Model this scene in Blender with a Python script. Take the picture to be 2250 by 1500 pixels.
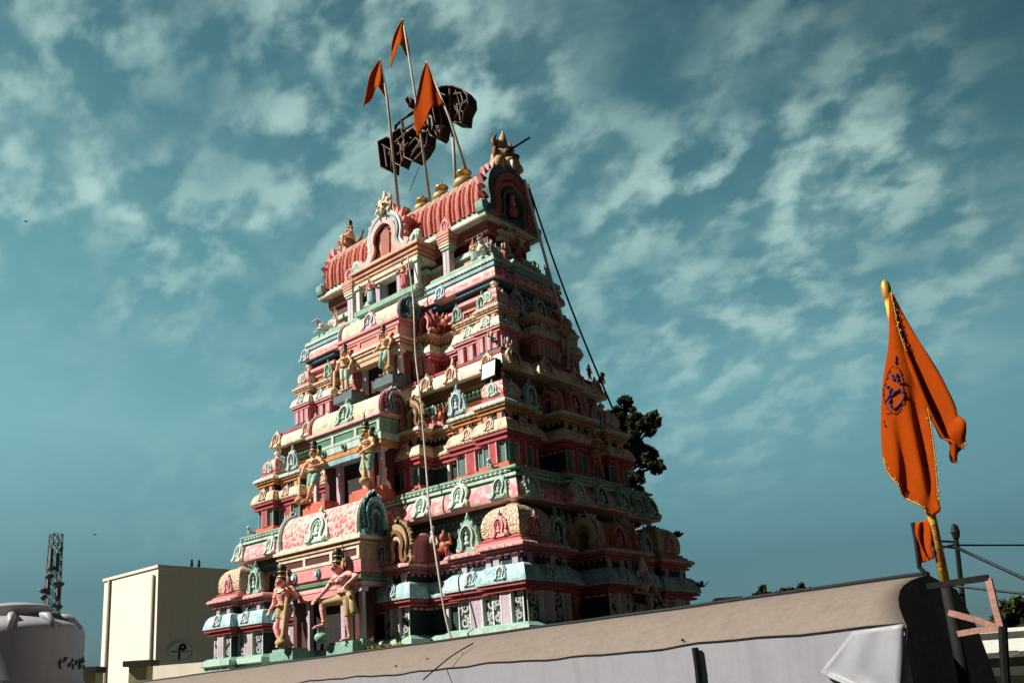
import bpy, bmesh, math, random
from mathutils import Vector, Matrix
import numpy as np
random.seed(7)
R = math.radians
for o in list(bpy.data.objects): bpy.data.objects.remove(o)
SC = bpy.context.scene
COL = SC.collection
S = 1.5                       # metres per modelling unit

# ------------------------------------------------------------------ camera
CF, CYAW, CPIT, CROLL = 1977.4, -0.72988429, 0.25488967, -0.05853395
CPOS = Vector((11.6070, -11.7224, -1.4003)); CPP = (1045.49, 1001.13)
_f = Vector((math.sin(CYAW)*math.cos(CPIT), math.cos(CYAW)*math.cos(CPIT), math.sin(CPIT)))
_r = Vector((math.cos(CYAW), -math.sin(CYAW), 0)); _u = _r.cross(_f)
CR = _r*math.cos(CROLL)+_u*math.sin(CROLL); CU = -_r*math.sin(CROLL)+_u*math.cos(CROLL)
cam = bpy.data.cameras.new('camera'); cam.sensor_width = 36; cam.lens = CF*36/2250
cam.shift_x = (1125-CPP[0])/2250; cam.shift_y = (CPP[1]-750)/2250
cam.clip_start = .1; cam.clip_end = 5000
co = bpy.data.objects.new('camera', cam); COL.objects.link(co)
M = Matrix((CR, CU, -_f)).transposed().to_4x4(); M.translation = CPOS*S
co.matrix_world = M; SC.camera = co
def ray(x, y): return _f + CR*((x-CPP[0])/CF) - CU*((y-CPP[1])/CF)
def at_y(x, y, Y): d = ray(x, y); return CPOS + d*((Y-CPOS.y)/d.y)
def at_x(x, y, X): d = ray(x, y); return CPOS + d*((X-CPOS.x)/d.x)
def at_z(x, y, Z): d = ray(x, y); return CPOS + d*((Z-CPOS.z)/d.z)
def at_d(x, y, D): return CPOS + ray(x, y).normalized()*D
def proj(P):
    d = P-CPOS; w = d.dot(_f); return CPP[0]+CF*d.dot(CR)/w, CPP[1]-CF*d.dot(CU)/w

# ------------------------------------------------------------------ sun and sky
CLOUD = (3.0, 4.6, 4.35, 1)
SUN_EL, SUN_AZ = R(43), math.atan2(-.62, -.78)
sl = bpy.data.lights.new('sun', 'SUN'); sl.energy = 5.0; sl.angle = R(.5); sl.color = (1, .93, .82)
so = bpy.data.objects.new('sun', sl); COL.objects.link(so)
sd = Vector((math.sin(SUN_AZ)*math.cos(SUN_EL), math.cos(SUN_AZ)*math.cos(SUN_EL), math.sin(SUN_EL)))
so.rotation_euler = sd.to_track_quat('Z', 'Y').to_euler(); so.location = sd*60
SC.view_settings.view_transform = 'Standard'; SC.view_settings.look = 'None'
SC.view_settings.exposure = 0.70; SC.view_settings.gamma = 1
W = bpy.data.worlds.new('World'); SC.world = W; W.use_nodes = True
nt = W.node_tree; nt.nodes.clear()
def N(t, **k):
    n = nt.nodes.new(t)
    for a, b in k.items(): setattr(n, a, b)
    return n
def L(a, b): nt.links.new(a, b)
def MATH(op, a, b=None, clamp=False):
    n = N('ShaderNodeMath', operation=op); n.use_clamp = clamp
    for i, v in enumerate((a, b)):
        if v is None: continue
        if isinstance(v, (int, float)): n.inputs[i].default_value = v
        else: L(v, n.inputs[i])
    return n.outputs[0]
out = N('ShaderNodeOutputWorld'); bg = N('ShaderNodeBackground'); L(bg.outputs[0], out.inputs[0])
sky = N('ShaderNodeTexSky', sky_type='NISHITA'); sky.sun_disc = False
sky.sun_elevation = SUN_EL; sky.sun_rotation = SUN_AZ; sky.air_density = 1.0; sky.dust_density = 2.0; sky.ozone_density = 2.0
bg.inputs[1].default_value = .089
tc = N('ShaderNodeTexCoord'); sep = N('ShaderNodeSeparateXYZ'); L(tc.outputs['Generated'], sep.inputs[0])
zc = MATH('ADD', MATH('MAXIMUM', sep.outputs[2], 0.0), .50)
cx = MATH('DIVIDE', sep.outputs[0], zc); cy = MATH('DIVIDE', sep.outputs[1], zc)
comb = N('ShaderNodeCombineXYZ'); L(cx, comb.inputs[0]); L(cy, comb.inputs[1])
mp = N('ShaderNodeMapping'); mp.inputs['Rotation'].default_value = (0, 0, R(-28)); mp.inputs['Scale'].default_value = (1.0, 1.35, 1); mp.inputs['Location'].default_value = (3.1, .7, 0)
L(comb.outputs[0], mp.inputs[0])
def noise(scale, detail, rough, dist=0.0, off=0):
    n = N('ShaderNodeTexNoise', noise_dimensions='4D'); n.inputs['Scale'].default_value = scale; n.inputs['Detail'].default_value = detail
    n.inputs['Roughness'].default_value = rough; n.inputs['Distortion'].default_value = dist; n.inputs['W'].default_value = off
    L(mp.outputs[0], n.inputs['Vector']); return n.outputs['Fac']
def ramp(v, a, b, c=0.0, d=1.0):
    n = N('ShaderNodeMapRange', interpolation_type='SMOOTHSTEP'); L(v, n.inputs[0])
    for k_, x_ in enumerate((a, b, c, d)): n.inputs[k_+1].default_value = x_
    return n.outputs[0]
puff = ramp(noise(17.0, 4.5, .50, .12), .41, .66)
patch = ramp(noise(2.6, 3, .55, 0, 3.3), .40, .62)
veil = ramp(noise(7.5, 5, .58, .3, 1.7), .40, .82)
low = ramp(sep.outputs[2], .10, .50)
cl = MATH('MULTIPLY', MATH('ADD', MATH('MULTIPLY', MATH('MULTIPLY', puff, patch), .95), MATH('MULTIPLY', veil, .30), True), low, True)
tint = N('ShaderNodeMix', data_type='RGBA', blend_type='MULTIPLY'); tint.inputs[0].default_value = 1
tel = N('ShaderNodeValToRGB'); L(MATH('MAXIMUM', sep.outputs[2], 0.0), tel.inputs[0]); el_ = tel.color_ramp.elements
for p_, c_ in ((0.0, (.42, .66, .90)), (.045, (.25, .40, .46)), (.12, (.27, .43, .41)), (.29, (.66, 1.0, .72)), (.45, (.56, .96, .66)), (.65, (.38, .72, .52))):
    e_ = el_.new(p_); e_.color = (*c_, 1)
el_.remove(el_[0]); el_.remove(el_[len(el_)-1])
L(sky.outputs[0], tint.inputs[6]); L(tel.outputs[0], tint.inputs[7])
mx = N('ShaderNodeMix', data_type='RGBA'); L(cl, mx.inputs[0]); L(tint.outputs[2], mx.inputs[6]); mx.inputs[7].default_value = CLOUD
# sky dimmed away from the view direction, added to deepen the shaded faces
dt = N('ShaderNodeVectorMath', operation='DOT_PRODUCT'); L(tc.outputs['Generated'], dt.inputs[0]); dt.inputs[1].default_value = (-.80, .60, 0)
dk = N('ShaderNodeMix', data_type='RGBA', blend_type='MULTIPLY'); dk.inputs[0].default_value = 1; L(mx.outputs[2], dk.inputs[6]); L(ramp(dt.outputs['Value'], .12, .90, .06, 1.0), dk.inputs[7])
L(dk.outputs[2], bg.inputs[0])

# ------------------------------------------------------------------ materials
MATS = {}
def lin(c): return tuple(((v/255)/12.92 if v/255 <= .04045 else ((v/255+.055)/1.055)**2.4) for v in c)
def mat(name, rgb, rough=.7, grime=.72, bump=.3, second=None, pat=None, pscale=14, metal=0, gcol=(.05, .042, .036), spec=.35, coat=0, drift=1.0):
    """plaster / paint with dirt; rgb is linear base colour; pat adds a second colour as a relief pattern"""
    if name in MATS: return MATS[name]
    m = bpy.data.materials.new(name); m.use_nodes = True; t = m.node_tree; b = t.nodes['Principled BSDF']
    def n(ty, **k):
        x = t.nodes.new(ty)
        for a, v in k.items(): setattr(x, a, v)
        return x
    geo = n('ShaderNodeNewGeometry')
    mpn = n('ShaderNodeMapping'); mpn.inputs['Scale'].default_value = (1.5, 1.5, .22); t.links.new(geo.outputs['Position'], mpn.inputs[0])
    n1 = n('ShaderNodeTexNoise'); n1.inputs['Scale'].default_value = 3.1; n1.inputs['Detail'].default_value = 8; n1.inputs['Roughness'].default_value = .68
    t.links.new(mpn.outputs[0], n1.inputs['Vector'])
    n2 = n('ShaderNodeTexNoise'); n2.inputs['Scale'].default_value = 16; n2.inputs['Detail'].default_value = 5; t.links.new(geo.outputs['Position'], n2.inputs['Vector'])
    r1 = n('ShaderNodeMapRange'); r1.inputs[1].default_value = .47; r1.inputs[2].default_value = .74; r1.inputs[3].default_value = 0; r1.inputs[4].default_value = grime; t.links.new(n1.outputs['Fac'], r1.inputs[0])
    base = n('ShaderNodeRGB'); base.outputs[0].default_value = (*rgb, 1); c = base.outputs[0]
    hgt = None
    if pat:
        if pat == 'floral':
            v = n('ShaderNodeTexVoronoi', feature='SMOOTH_F1'); v.inputs['Scale'].default_value = pscale; o = v.outputs['Distance']; lo, hi = .28, .5
        elif pat == 'scale':
            v = n('ShaderNodeTexVoronoi', feature='DISTANCE_TO_EDGE'); v.inputs['Scale'].default_value = pscale; o = v.outputs['Distance']; lo, hi = .16, .02
        else:
            v = n('ShaderNodeTexNoise'); v.inputs['Scale'].default_value = pscale; v.inputs['Detail'].default_value = 3; v.inputs['Distortion'].default_value = 1.2; o = v.outputs['Fac']; lo, hi = .5, .58
        t.links.new(geo.outputs['Position'], v.inputs['Vector'])
        pr = n('ShaderNodeMapRange'); pr.inputs[1].default_value = lo; pr.inputs[2].default_value = hi; t.links.new(o, pr.inputs[0])
        pm = n('ShaderNodeMix', data_type='RGBA'); t.links.new(pr.outputs[0], pm.inputs[0]); t.links.new(c, pm.inputs[6]); pm.inputs[7].default_value = (*second, 1); c = pm.outputs[2]; hgt = pr.outputs[0]
    # slight hue/value drift of the paint
    hv = n('ShaderNodeMix', data_type='RGBA', blend_type='MULTIPLY'); hv.inputs[0].default_value = 1
    vr = n('ShaderNodeMapRange'); vr.inputs[1].default_value = .3; vr.inputs[2].default_value = .7; vr.inputs[3].default_value = 1-.2*drift; vr.inputs[4].default_value = 1+.12*drift; t.links.new(n2.outputs['Fac'], vr.inputs[0])
    t.links.new(c, hv.inputs[6]); t.links.new(vr.outputs[0], hv.inputs[7])
    g = n('ShaderNodeMix', data_type='RGBA'); t.links.new(r1.outputs[0], g.inputs[0]); t.links.new(hv.outputs[2], g.inputs[6]); g.inputs[7].default_value = (*[rgb[i]*.25+gcol[i]*.6 for i in range(3)], 1)
    t.links.new(g.outputs[2], b.inputs['Base Color'])
    b.inputs['Roughness'].default_value = rough; b.inputs['Metallic'].default_value = metal; b.inputs['Specular IOR Level'].default_value = spec
    if coat: b.inputs['Coat Weight'].default_value = coat
    if bump:
        bp = n('ShaderNodeBump'); bp.inputs['Strength'].default_value = bump; bp.inputs['Distance'].default_value = .02
        if hgt is not None:
            ad = n('ShaderNodeMath', operation='SUBTRACT'); t.links.new(n2.outputs['Fac'], ad.inputs[0]); t.links.new(hgt, ad.inputs[1]); t.links.new(ad.outputs[0], bp.inputs['Height'])
        else: t.links.new(n2.outputs['Fac'], bp.inputs['Height'])
        t.links.new(bp.outputs[0], b.inputs['Normal'])
    MATS[name] = m; return m

PINK = mat('pink_paint', (.70, .29, .295)); LPINK = mat('pale_pink_paint', (.78, .48, .46)); ROSE = mat('rose_paint', (.50, .14, .15))
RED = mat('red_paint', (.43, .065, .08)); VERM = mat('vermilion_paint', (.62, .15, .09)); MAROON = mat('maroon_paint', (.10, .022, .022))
MINT = mat('mint_paint', (.24, .44, .36)); LMINT = mat('pale_mint_paint', (.50, .64, .55)); GREEN = mat('green_paint', (.09, .24, .15))
DGREEN = mat('dark_green_paint', (.018, .055, .045)); BLUE = mat('sky_blue_paint', (.26, .48, .53)); DBLUE = mat('deep_blue_paint', (.05, .17, .22))
CREAM = mat('cream_paint', (.80, .67, .53)); TAN = mat('tan_paint', (.66, .45, .30)); ORANGE = mat('orange_paint', (.60, .25, .08)); BROWN = mat('brown_paint', (.20, .10, .05))
LAV = mat('lavender_paint', (.52, .42, .50)); PLAV = mat('pale_lavender_paint', (.64, .55, .60)); TERRA = mat('terracotta_paint', (.36, .115, .08))
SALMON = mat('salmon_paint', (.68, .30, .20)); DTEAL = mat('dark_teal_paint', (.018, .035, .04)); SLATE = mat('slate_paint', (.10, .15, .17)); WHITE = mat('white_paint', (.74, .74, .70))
GREY = mat('grey_paint', (.40, .42, .42)); BLACK = mat('black_paint', (.008, .008, .009), rough=.75, spec=.15); DARK = mat('painted_opening_shade', (.010, .007, .006), grime=.3)  # door and niche panels: shade of a deep opening put into the colour
GOLD = mat('gold_paint', (.52, .34, .10), rough=.38, metal=.55, grime=.6); OCHRE = mat('ochre_paint', (.46, .32, .16)); YELLOW = mat('yellow_paint', (.66, .47, .07), grime=.6)
FPINK = mat('pink_floral_relief', (.80, .50, .47), second=(.66, .22, .26), pat='floral', pscale=7.5, bump=.6)
FROSE = mat('rose_floral_relief', (.70, .22, .26), second=(.80, .55, .48), pat='floral', pscale=10, bump=.9)
FMINT = mat('mint_floral_relief', (.55, .66, .48), second=(.70, .62, .45), pat='floral', pscale=9, bump=.5)
FCREAM = mat('cream_scale_relief', (.78, .62, .46), second=(.50, .36, .23), pat='scale', pscale=11, bump=.9)
FBLUE = mat('blue_scallop_relief', (.27, .49, .54), second=(.46, .66, .68), pat='floral', pscale=6, bump=.6)
FTAN = mat('tan_leaf_relief', (.66, .45, .30), second=(.78, .62, .44), pat='floral', pscale=6.5, bump=.7)
FLMINT = mat('mint_leaf_relief', (.50, .64, .55), second=(.74, .68, .54), pat='floral', pscale=8, bump=.7)
RIBRED = mat('red_rib_plaster', (.54, .15, .115), grime=.6); RIDGE = mat('ridge_plaster', (.70, .43, .36), grime=.6)
SKINP = mat('pink_skin_paint', (.80, .35, .345), rough=.5, grime=.35); SKINT = mat('tan_skin_paint', (.76, .46, .28), rough=.5, grime=.35)
SKINO = mat('orange_skin_paint', (.40, .13, .05), rough=.5, grime=.5); SKING = mat('grey_skin_paint', (.46, .40, .38), rough=.5, grime=.5)
HAIR = mat('black_hair_paint', (.012, .012, .014), rough=.45, grime=.1)

# ------------------------------------------------------------------ mesh builder
def catmull(pts, n=6):
    pts = [Vector(p) for p in pts]; o = []
    for i in range(len(pts)-1):
        p0 = pts[max(i-1, 0)]; p1 = pts[i]; p2 = pts[i+1]; p3 = pts[min(i+2, len(pts)-1)]
        for k in range(n):
            t = k/n
            o.append(.5*((2*p1)+(p2-p0)*t+(2*p0-5*p1+4*p2-p3)*t*t+(3*p1-p0-3*p2+p3)*t**3))
    o.append(pts[-1]); return o
ID = Matrix.Identity(4)
class MB:
    def __init__(s, M=None): s.v = []; s.f = []; s.m = []; s.mats = []; s.M = M or ID
    def mi(s, m):
        if m not in s.mats: s.mats.append(m)
        return s.mats.index(m)
    def add(s, verts, faces, m):
        b = len(s.v); s.v += [s.M @ Vector(p) for p in verts]
        if isinstance(m, list): s.m += [s.mi(x) for x in m]
        else: s.m += [s.mi(m)]*len(faces)
        s.f += [tuple(b+i for i in f) for f in faces]; return s
    def box(s, c, d, m):
        x, y, z = c; a, b, e = d[0]/2, d[1]/2, d[2]/2
        v = [(x+i*a, y+j*b, z+k*e) for i in (-1, 1) for j in (-1, 1) for k in (-1, 1)]
        return s.add(v, [(0, 1, 3, 2), (4, 6, 7, 5), (0, 4, 5, 1), (2, 3, 7, 6), (0, 2, 6, 4), (1, 5, 7, 3)], m)
    def sweep(s, outl, prof, cap=True):
        """outl: CCW rectilinear loop of (x,y); prof: [(off,z,mat)] bottom to top"""
        n = len(outl); vs = []; fs = []; ms = []
        P = [Vector(p) for p in outl]; nr = []
        for i in range(n):
            d = (P[(i+1) % n]-P[i]).normalized(); nr.append(Vector((d.y, -d.x)))
        mit = []
        for i in range(n):
            a, b = nr[i-1], nr[i]; mit.append(a if (a-b).length < 1e-4 else a+b)
        for off, z, m in prof:
            for i in range(n): q = P[i]+mit[i]*off; vs.append((q.x, q.y, z))
        for k in range(len(prof)-1):
            for i in range(n):
                j = (i+1) % n; fs.append((k*n+i, k*n+j, (k+1)*n+j, (k+1)*n+i)); ms.append(prof[k+1][2])
        if cap: fs.append(tuple((len(prof)-1)*n+i for i in range(n))); ms.append(prof[-1][2])
        return s.add(vs, fs, ms)
    def tube(s, path, r, m, n=8, caps=True):
        path = [Vector(p) for p in path]; k = len(path)
        rs = r if isinstance(r, (list, tuple)) else [r]*k
        vs = []; fs = []; prev = None
        for i, p in enumerate(path):
            d = (path[min(i+1, k-1)]-path[max(i-1, 0)])
            d = d.normalized() if d.length > 1e-9 else Vector((0, 0, 1))
            if prev is None: prev = d.orthogonal().normalized()
            a = (prev-d*prev.dot(d))
            a = a.normalized() if a.length > 1e-6 else d.orthogonal().normalized()
            prev = a; b = d.cross(a)
            for q in range(n): t = 2*math.pi*q/n; vs.append(p+(a*math.cos(t)+b*math.sin(t))*rs[i])
        for i in range(k-1):
            for q in range(n): w = (q+1) % n; fs.append((i*n+q, i*n+w, (i+1)*n+w, (i+1)*n+q))
        if caps: fs += [tuple(range(n))[::-1], tuple((k-1)*n+q for q in range(n))]
        return s.add(vs, fs, m)
    def lathe(s, prof, c, m, n=20, axis=2, sq=None):
        """prof [(r,z[,mat])]; sq>0 gives an n-sided (4 = square) plan"""
        vs = []; fs = []; ms = []
        for p in prof:
            for q in range(n):
                t = 2*math.pi*(q+.5)/n; k = p[0]/(math.cos(math.pi/n) if sq else 1)
                vs.append((c[0]+k*math.cos(t), c[1]+k*math.sin(t), c[2]+p[1]))
        for i in range(len(prof)-1):
            for q in range(n):
                w = (q+1) % n; fs.append((i*n+q, i*n+w, (i+1)*n+w, (i+1)*n+q)); ms.append(prof[i+1][2] if len(prof[i+1]) > 2 else m)
        fs.append(tuple(range(n))[::-1]); ms.append(m); fs.append(tuple((len(prof)-1)*n+q for q in range(n))); ms.append(prof[-1][2] if len(prof[-1]) > 2 else m)
        return s.add(vs, fs, ms)
    def ell(s, c, r, m, n=12, rot=None):
        vs = []; fs = []; k = max(4, n//2)
        for i in range(k+1):
            a = -math.pi/2+math.pi*i/k
            for q in range(n):
                t = 2*math.pi*q/n; p = Vector((math.cos(a)*math.cos(t)*r[0], math.cos(a)*math.sin(t)*r[1], math.sin(a)*r[2]))
                if rot: p = rot @ p
                vs.append(p+Vector(c))
        for i in range(k):
            for q in range(n): w = (q+1) % n; fs.append((i*n+q, i*n+w, (i+1)*n+w, (i+1)*n+q))
        return s.add(vs, fs, m)
    def prism(s, poly, d0, d1, m, side=None):
        """poly of (u,w) in the x-z plane, extruded along -y (outward) from d0 to d1"""
        n = len(poly); vs = [(p[0], -d0, p[1]) for p in poly]+[(p[0], -d1, p[1]) for p in poly]
        fs = [tuple(range(n))[::-1], tuple(range(n, 2*n))]; ms = [m, m]
        for i in range(n): j = (i+1) % n; fs.append((i, j, n+j, n+i)); ms.append(side or m)
        return s.add(vs, fs, ms)
    def ribbon(s, path, w, d0, d1, m):
        """flat strip of width w (or list) along a path in x-z, from depth d0 to d1 outward"""
        path = [Vector((p[0], p[1])) for p in path]; k = len(path); ws = w if isinstance(w, (list, tuple)) else [w]*k
        a = []; b = []
        for i, p in enumerate(path):
            d = (path[min(i+1, k-1)]-path[max(i-1, 0)]); d = d.normalized() if d.length > 1e-9 else Vector((1, 0))
            q = Vector((-d.y, d.x))*ws[i]/2; a.append(p+q); b.append(p-q)
        vs = []
        for i in range(k): vs += [(a[i].x, -d0, a[i].y), (a[i].x, -d1, a[i].y), (b[i].x, -d1, b[i].y), (b[i].x, -d0, b[i].y)]
        fs = []
        for i in range(k-1):
            for q in range(4): w_ = (q+1) % 4; fs.append((i*4+q, i*4+w_, (i+1)*4+w_, (i+1)*4+q))
        fs += [(0, 1, 2, 3), tuple((k-1)*4+q for q in (3, 2, 1, 0))]
        return s.add(vs, fs, m)
    def grid(s, G, m):
        h = len(G); w = len(G[0]); return s.add([p for r in G for p in r], [(i*w+j, i*w+j+1, (i+1)*w+j+1, (i+1)*w+j) for i in range(h-1) for j in range(w-1)], m)
    def build(s, name, parent=None, smooth=False, origin=None, fix=True, bevel=0):
        me = bpy.data.meshes.new(name); o0 = Vector(origin) if origin is not None else Vector((0, 0, 0))
        me.from_pydata([tuple((p-o0)*S) for p in s.v], [], s.f)
        for m in s.mats: me.materials.append(m)
        me.polygons.foreach_set('material_index', s.m)
        if fix:
            b = bmesh.new(); b.from_mesh(me); bmesh.ops.recalc_face_normals(b, faces=b.faces); b.to_mesh(me); b.free()
        if smooth: me.polygons.foreach_set('use_smooth', [True]*len(me.polygons))
        me.update(); o = bpy.data.objects.new(name, me); COL.objects.link(o)
        if parent: o.parent = parent
        if origin is not None: o.location = o0*S
        if bevel:
            md = o.modifiers.new('bevel', 'BEVEL'); md.width = bevel*S; md.segments = 1; md.limit_method = 'ANGLE'; md.angle_limit = R(40)
        return o
def tag(o, label, cat, group=None, kind=None):
    if label: o['label'] = label
    if cat: o['category'] = cat
    if group: o['group'] = group
    if kind: o['kind'] = kind
    return o
def thing(name, label, cat, loc, rz=0, group=None):
    o = bpy.data.objects.new(name, None); COL.objects.link(o); o.location = Vector(loc)*S; o.rotation_euler = (0, 0, rz); o.empty_display_size = .2
    return tag(o, label, cat, group)
def inst(src, parent, loc, rz=0, sc=(1, 1, 1), rx=0):
    c = src.copy(); COL.objects.link(c); c.parent = parent; c.location = Vector(loc)*S; c.rotation_euler = (rx, 0, rz); c.scale = sc if isinstance(sc, tuple) else (sc,)*3
    return c
FACE_ROT = {'F': 0, 'R': math.pi/2, 'B': math.pi, 'L': -math.pi/2}
def fm(face): return Matrix.Rotation(FACE_ROT[face], 4, 'Z')      # local: x along the face, -y outward, z up

GZ = -6.0                     # street level
# ------------------------------------------------------------------ ornament templates (local: x along, -y outward, z up, unit height)
def omega(w=1.0): return [(-.52*w, .10), (-.44*w, .0), (-.30*w, .05), (-.27*w, .25), (-.33*w, .45), (-.25*w, .68), (0, .82), (.25*w, .68), (.33*w, .45), (.27*w, .25), (.30*w, .05), (.44*w, .0), (.52*w, .10)]
def kudu_mesh(A, B, C_, v=0):
    b = MB(); leaf = catmull([(-.42, 0), (-.47, .14), (-.36, .28), (-.43, .48), (-.30, .70), (-.10, .80), (0, .86)], 5) if v == 0 else catmull([(-.34, 0), (-.44, .12), (-.40, .34), (-.33, .52), (-.22, .66), (-.12, .82), (0, .90)], 5)
    n = len(leaf); sc = [Vector((p.x*(1+.10*abs(math.sin(i*1.26))), p.y+.02*abs(math.sin(i*1.26)), 0)) for i, p in enumerate(leaf)]
    poly = [(p.x, p.y) for p in sc]+[(-p.x, p.y) for p in sc[::-1][1:]]
    b.prism(poly, 0, .12, A)
    pth = [(p.x*.80, p.y*.84+.04) for p in catmull(omega(), 3)]; b.ribbon(pth, .06, .115, .185, B)
    pth = [(p.x*.52, p.y*.62+.10) for p in catmull(omega(), 3)][5:-5]; b.ribbon(pth, .05, .115, .165, C_)
    b.prism([(.17*math.cos(t), .40+.25*math.sin(t)) for t in [2*math.pi*i/12 for i in range(12)]], .10, .13, C_)
    b.ell((0, -.14, .34), (.085, .05, .10), B, 8); b.ell((0, -.14, .49), (.05, .045, .055), B, 8)          # little seated relief
    b.ell((0, -.14, .22), (.14, .05, .05), B, 8)
    b.ell((0, -.07, .92), (.08, .08, .10), A, 8); b.ell((0, -.07, 1.01), (.035, .035, .08), B, 6)
    for sx in (-1, 1):
        b.ell((sx*.44, -.08, .07), (.08, .09, .08), B, 8); b.ell((sx*.37, -.09, .58), (.05, .05, .10), A, 6); b.ell((sx*.22, -.10, .76), (.05, .05, .07), B, 6); b.ell((sx*.42, -.09, .34), (.05, .05, .06), A, 6)
    return b
KUD = {}; KRG = random.Random(11)
def kudu_src(key, A, B, C_):
    KUD[key] = []
    for v in (0, 1): o = kudu_mesh(A, B, C_, v).build('arch_ornament'); KUD[key].append(o.data); bpy.data.objects.remove(o)
for k, a in dict(mint=(MINT, LMINT, DGREEN), pink=(PINK, LPINK, RED), lav=(LAV, PLAV, SLATE), cream=(CREAM, TAN, BROWN), blue=(BLUE, WHITE, DBLUE), gold=(OCHRE, BROWN, MAROON), rose=(ROSE, PINK, MAROON), pale=(LMINT, WHITE, MINT), tan=(TAN, CREAM, BROWN)).items(): kudu_src(k, *a)
def kudu(parent, face, u, out_, z, h, key, wx=1.0, tilt=0, label=None):
    o = bpy.data.objects.new('arch_ornament', KUD[key][KRG.random() < .45]); COL.objects.link(o); o.parent = parent; h *= KRG.uniform(.92, 1.10)
    p = fm(face) @ Vector((u, -out_, z)); o.location = p*S; o.rotation_euler = (R(tilt), 0, FACE_ROT[face])
    o.rotation_mode = 'XYZ'; o.scale = (h*wx, h, h)
    return o

# ------------------------------------------------------------------ the tower
def outline(wx, wy, fb, sb):
    """fb/sb: half-lists of (end, recess) from centre outwards along front / side"""
    def half(bays): 
        o = []; a = 0
        for e, r in bays: o.append((a, e, r)); a = e
        return o
    F = half(fb); Q = half(sb); pts = []
    full = lambda H: [(-e, -a, r) for a, e, r in H[::-1]]+[(a, e, r) for a, e, r in H]
    def side(bays, other):
        o = []
        for a, e, r in full(bays): o += [(a, r), (e, r)]
        return o
    for (u, r) in side(F, 0): pts.append((u, -(wy-r)))
    for (u, r) in side(Q, 0): pts.append((wx-r, u))
    for (u, r) in side(F, 0): pts.append((-u, wy-r))
    for (u, r) in side(Q, 0): pts.append((-(wx-r), -u))
    res = []
    for p in pts:
        if not res or (Vector(p)-Vector(res[-1])).length > 1e-5: res.append(p)
    if (Vector(res[0])-Vector(res[-1])).length < 1e-5: res.pop()
    k = 0                                          # drop collinear points
    out_ = []
    for i in range(len(res)):
        a, b, c = Vector(res[i-1]), Vector(res[i]), Vector(res[(i+1) % len(res)])
        if abs((b-a).x*(c-b).y-(b-a).y*(c-b).x) > 1e-7: out_.append(res[i])
    return out_
tower = thing('temple_gateway_tower', 'tall painted temple gateway tower with stepped storeys and a ribbed red vault on top', 'temple tower', (0, 0, GZ))
def tower_part(mb, name, parent=None, **k):
    o = mb.build(name, parent, **k)
    if parent is None: o.parent = tower; o.location = -tower.location
    return o

def rect(wx, wy): return [(-wx, -wy), (wx, -wy), (wx, wy), (-wx, wy)]
def kap(z0, z1, off, m, lip=None, back=-.12, n=5):
    p = [(back, z0, m), (off, z0, lip or m), (off, z0+.04, lip or m)]
    for i in range(1, n+1):
        t = i/n; p.append((off-.01-(off+.02)*.8*(1-math.cos(t*math.pi/2))**1.0 if True else 0, z0+.04+(z1-z0-.04)*math.sin(t*math.pi/2), m))
    return p
def dome(parent, cx, cy, z, hw, h, m, rim, kkey, name='corner_dome', faces=('F', 'R'), kh=.9):
    b = MB(); b.lathe([(hw*1.28, -.03, PINK), (hw*1.30, .02, PINK), (hw*1.1, .05, ROSE), (hw*1.16, .07, LPINK), (hw*.9, .10, PINK)], (cx, cy, z), PINK, 4, sq=True); z += .09; pr = [(hw*.92, -.02), (hw*.94, .0)]
    for i in range(0, 10):
        t = i/9; a = t*math.pi/2; pr.append((hw*(1.0*math.cos(a)**.62+.13*math.sin(2*a)*(1-t*.5))+.012, .03+h*math.sin(a)**1.05))
    b.lathe(pr, (cx, cy, z), m, 4, sq=True)
    b.lathe([(.10, -.01, rim), (.13, .03, rim), (.05, .06, rim), (.045, .09, rim), (.075, .12, rim), (.07, .16, rim), (.02, .2, rim), (.008, .27, rim)], (cx, cy, z+h+.01), rim, 8)
    o = b.build(name, parent)
    for f in faces:
        p = fm(f).inverted() @ Vector((cx, cy, 0)); kudu(parent, f, p.x, -p.y+hw*1.04, z+.0, h*kh*.86, kkey, .85, -4)
    return o
def bays_of(fb):
    o = []; a = 0
    for e, r in fb: o.append((a, e, r)); a = e
    return o
def pilaster(parent, face, u, out_, z0, z1, w, m, d=.06, capm=None, edge=None):
    b = MB(fm(face)); h = z1-z0
    b.box((u, -out_-d/2+.05, (z0+z1)/2), (w, d+.1, h), m)
    if edge:
        for sx in (-1, 1): b.box((u+sx*(w/2+.012), -out_-d/2+.048, (z0+z1)/2), (.024, d+.106, h-.004), edge)
    if capm:
        b.box((u, -out_-d/2+.05, z1-.035), (w+.07, d+.15, .05), capm); b.box((u, -out_-d/2+.05, z0+.035), (w+.05, d+.14, .07), capm)
    return b.build('pilaster', parent)
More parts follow.
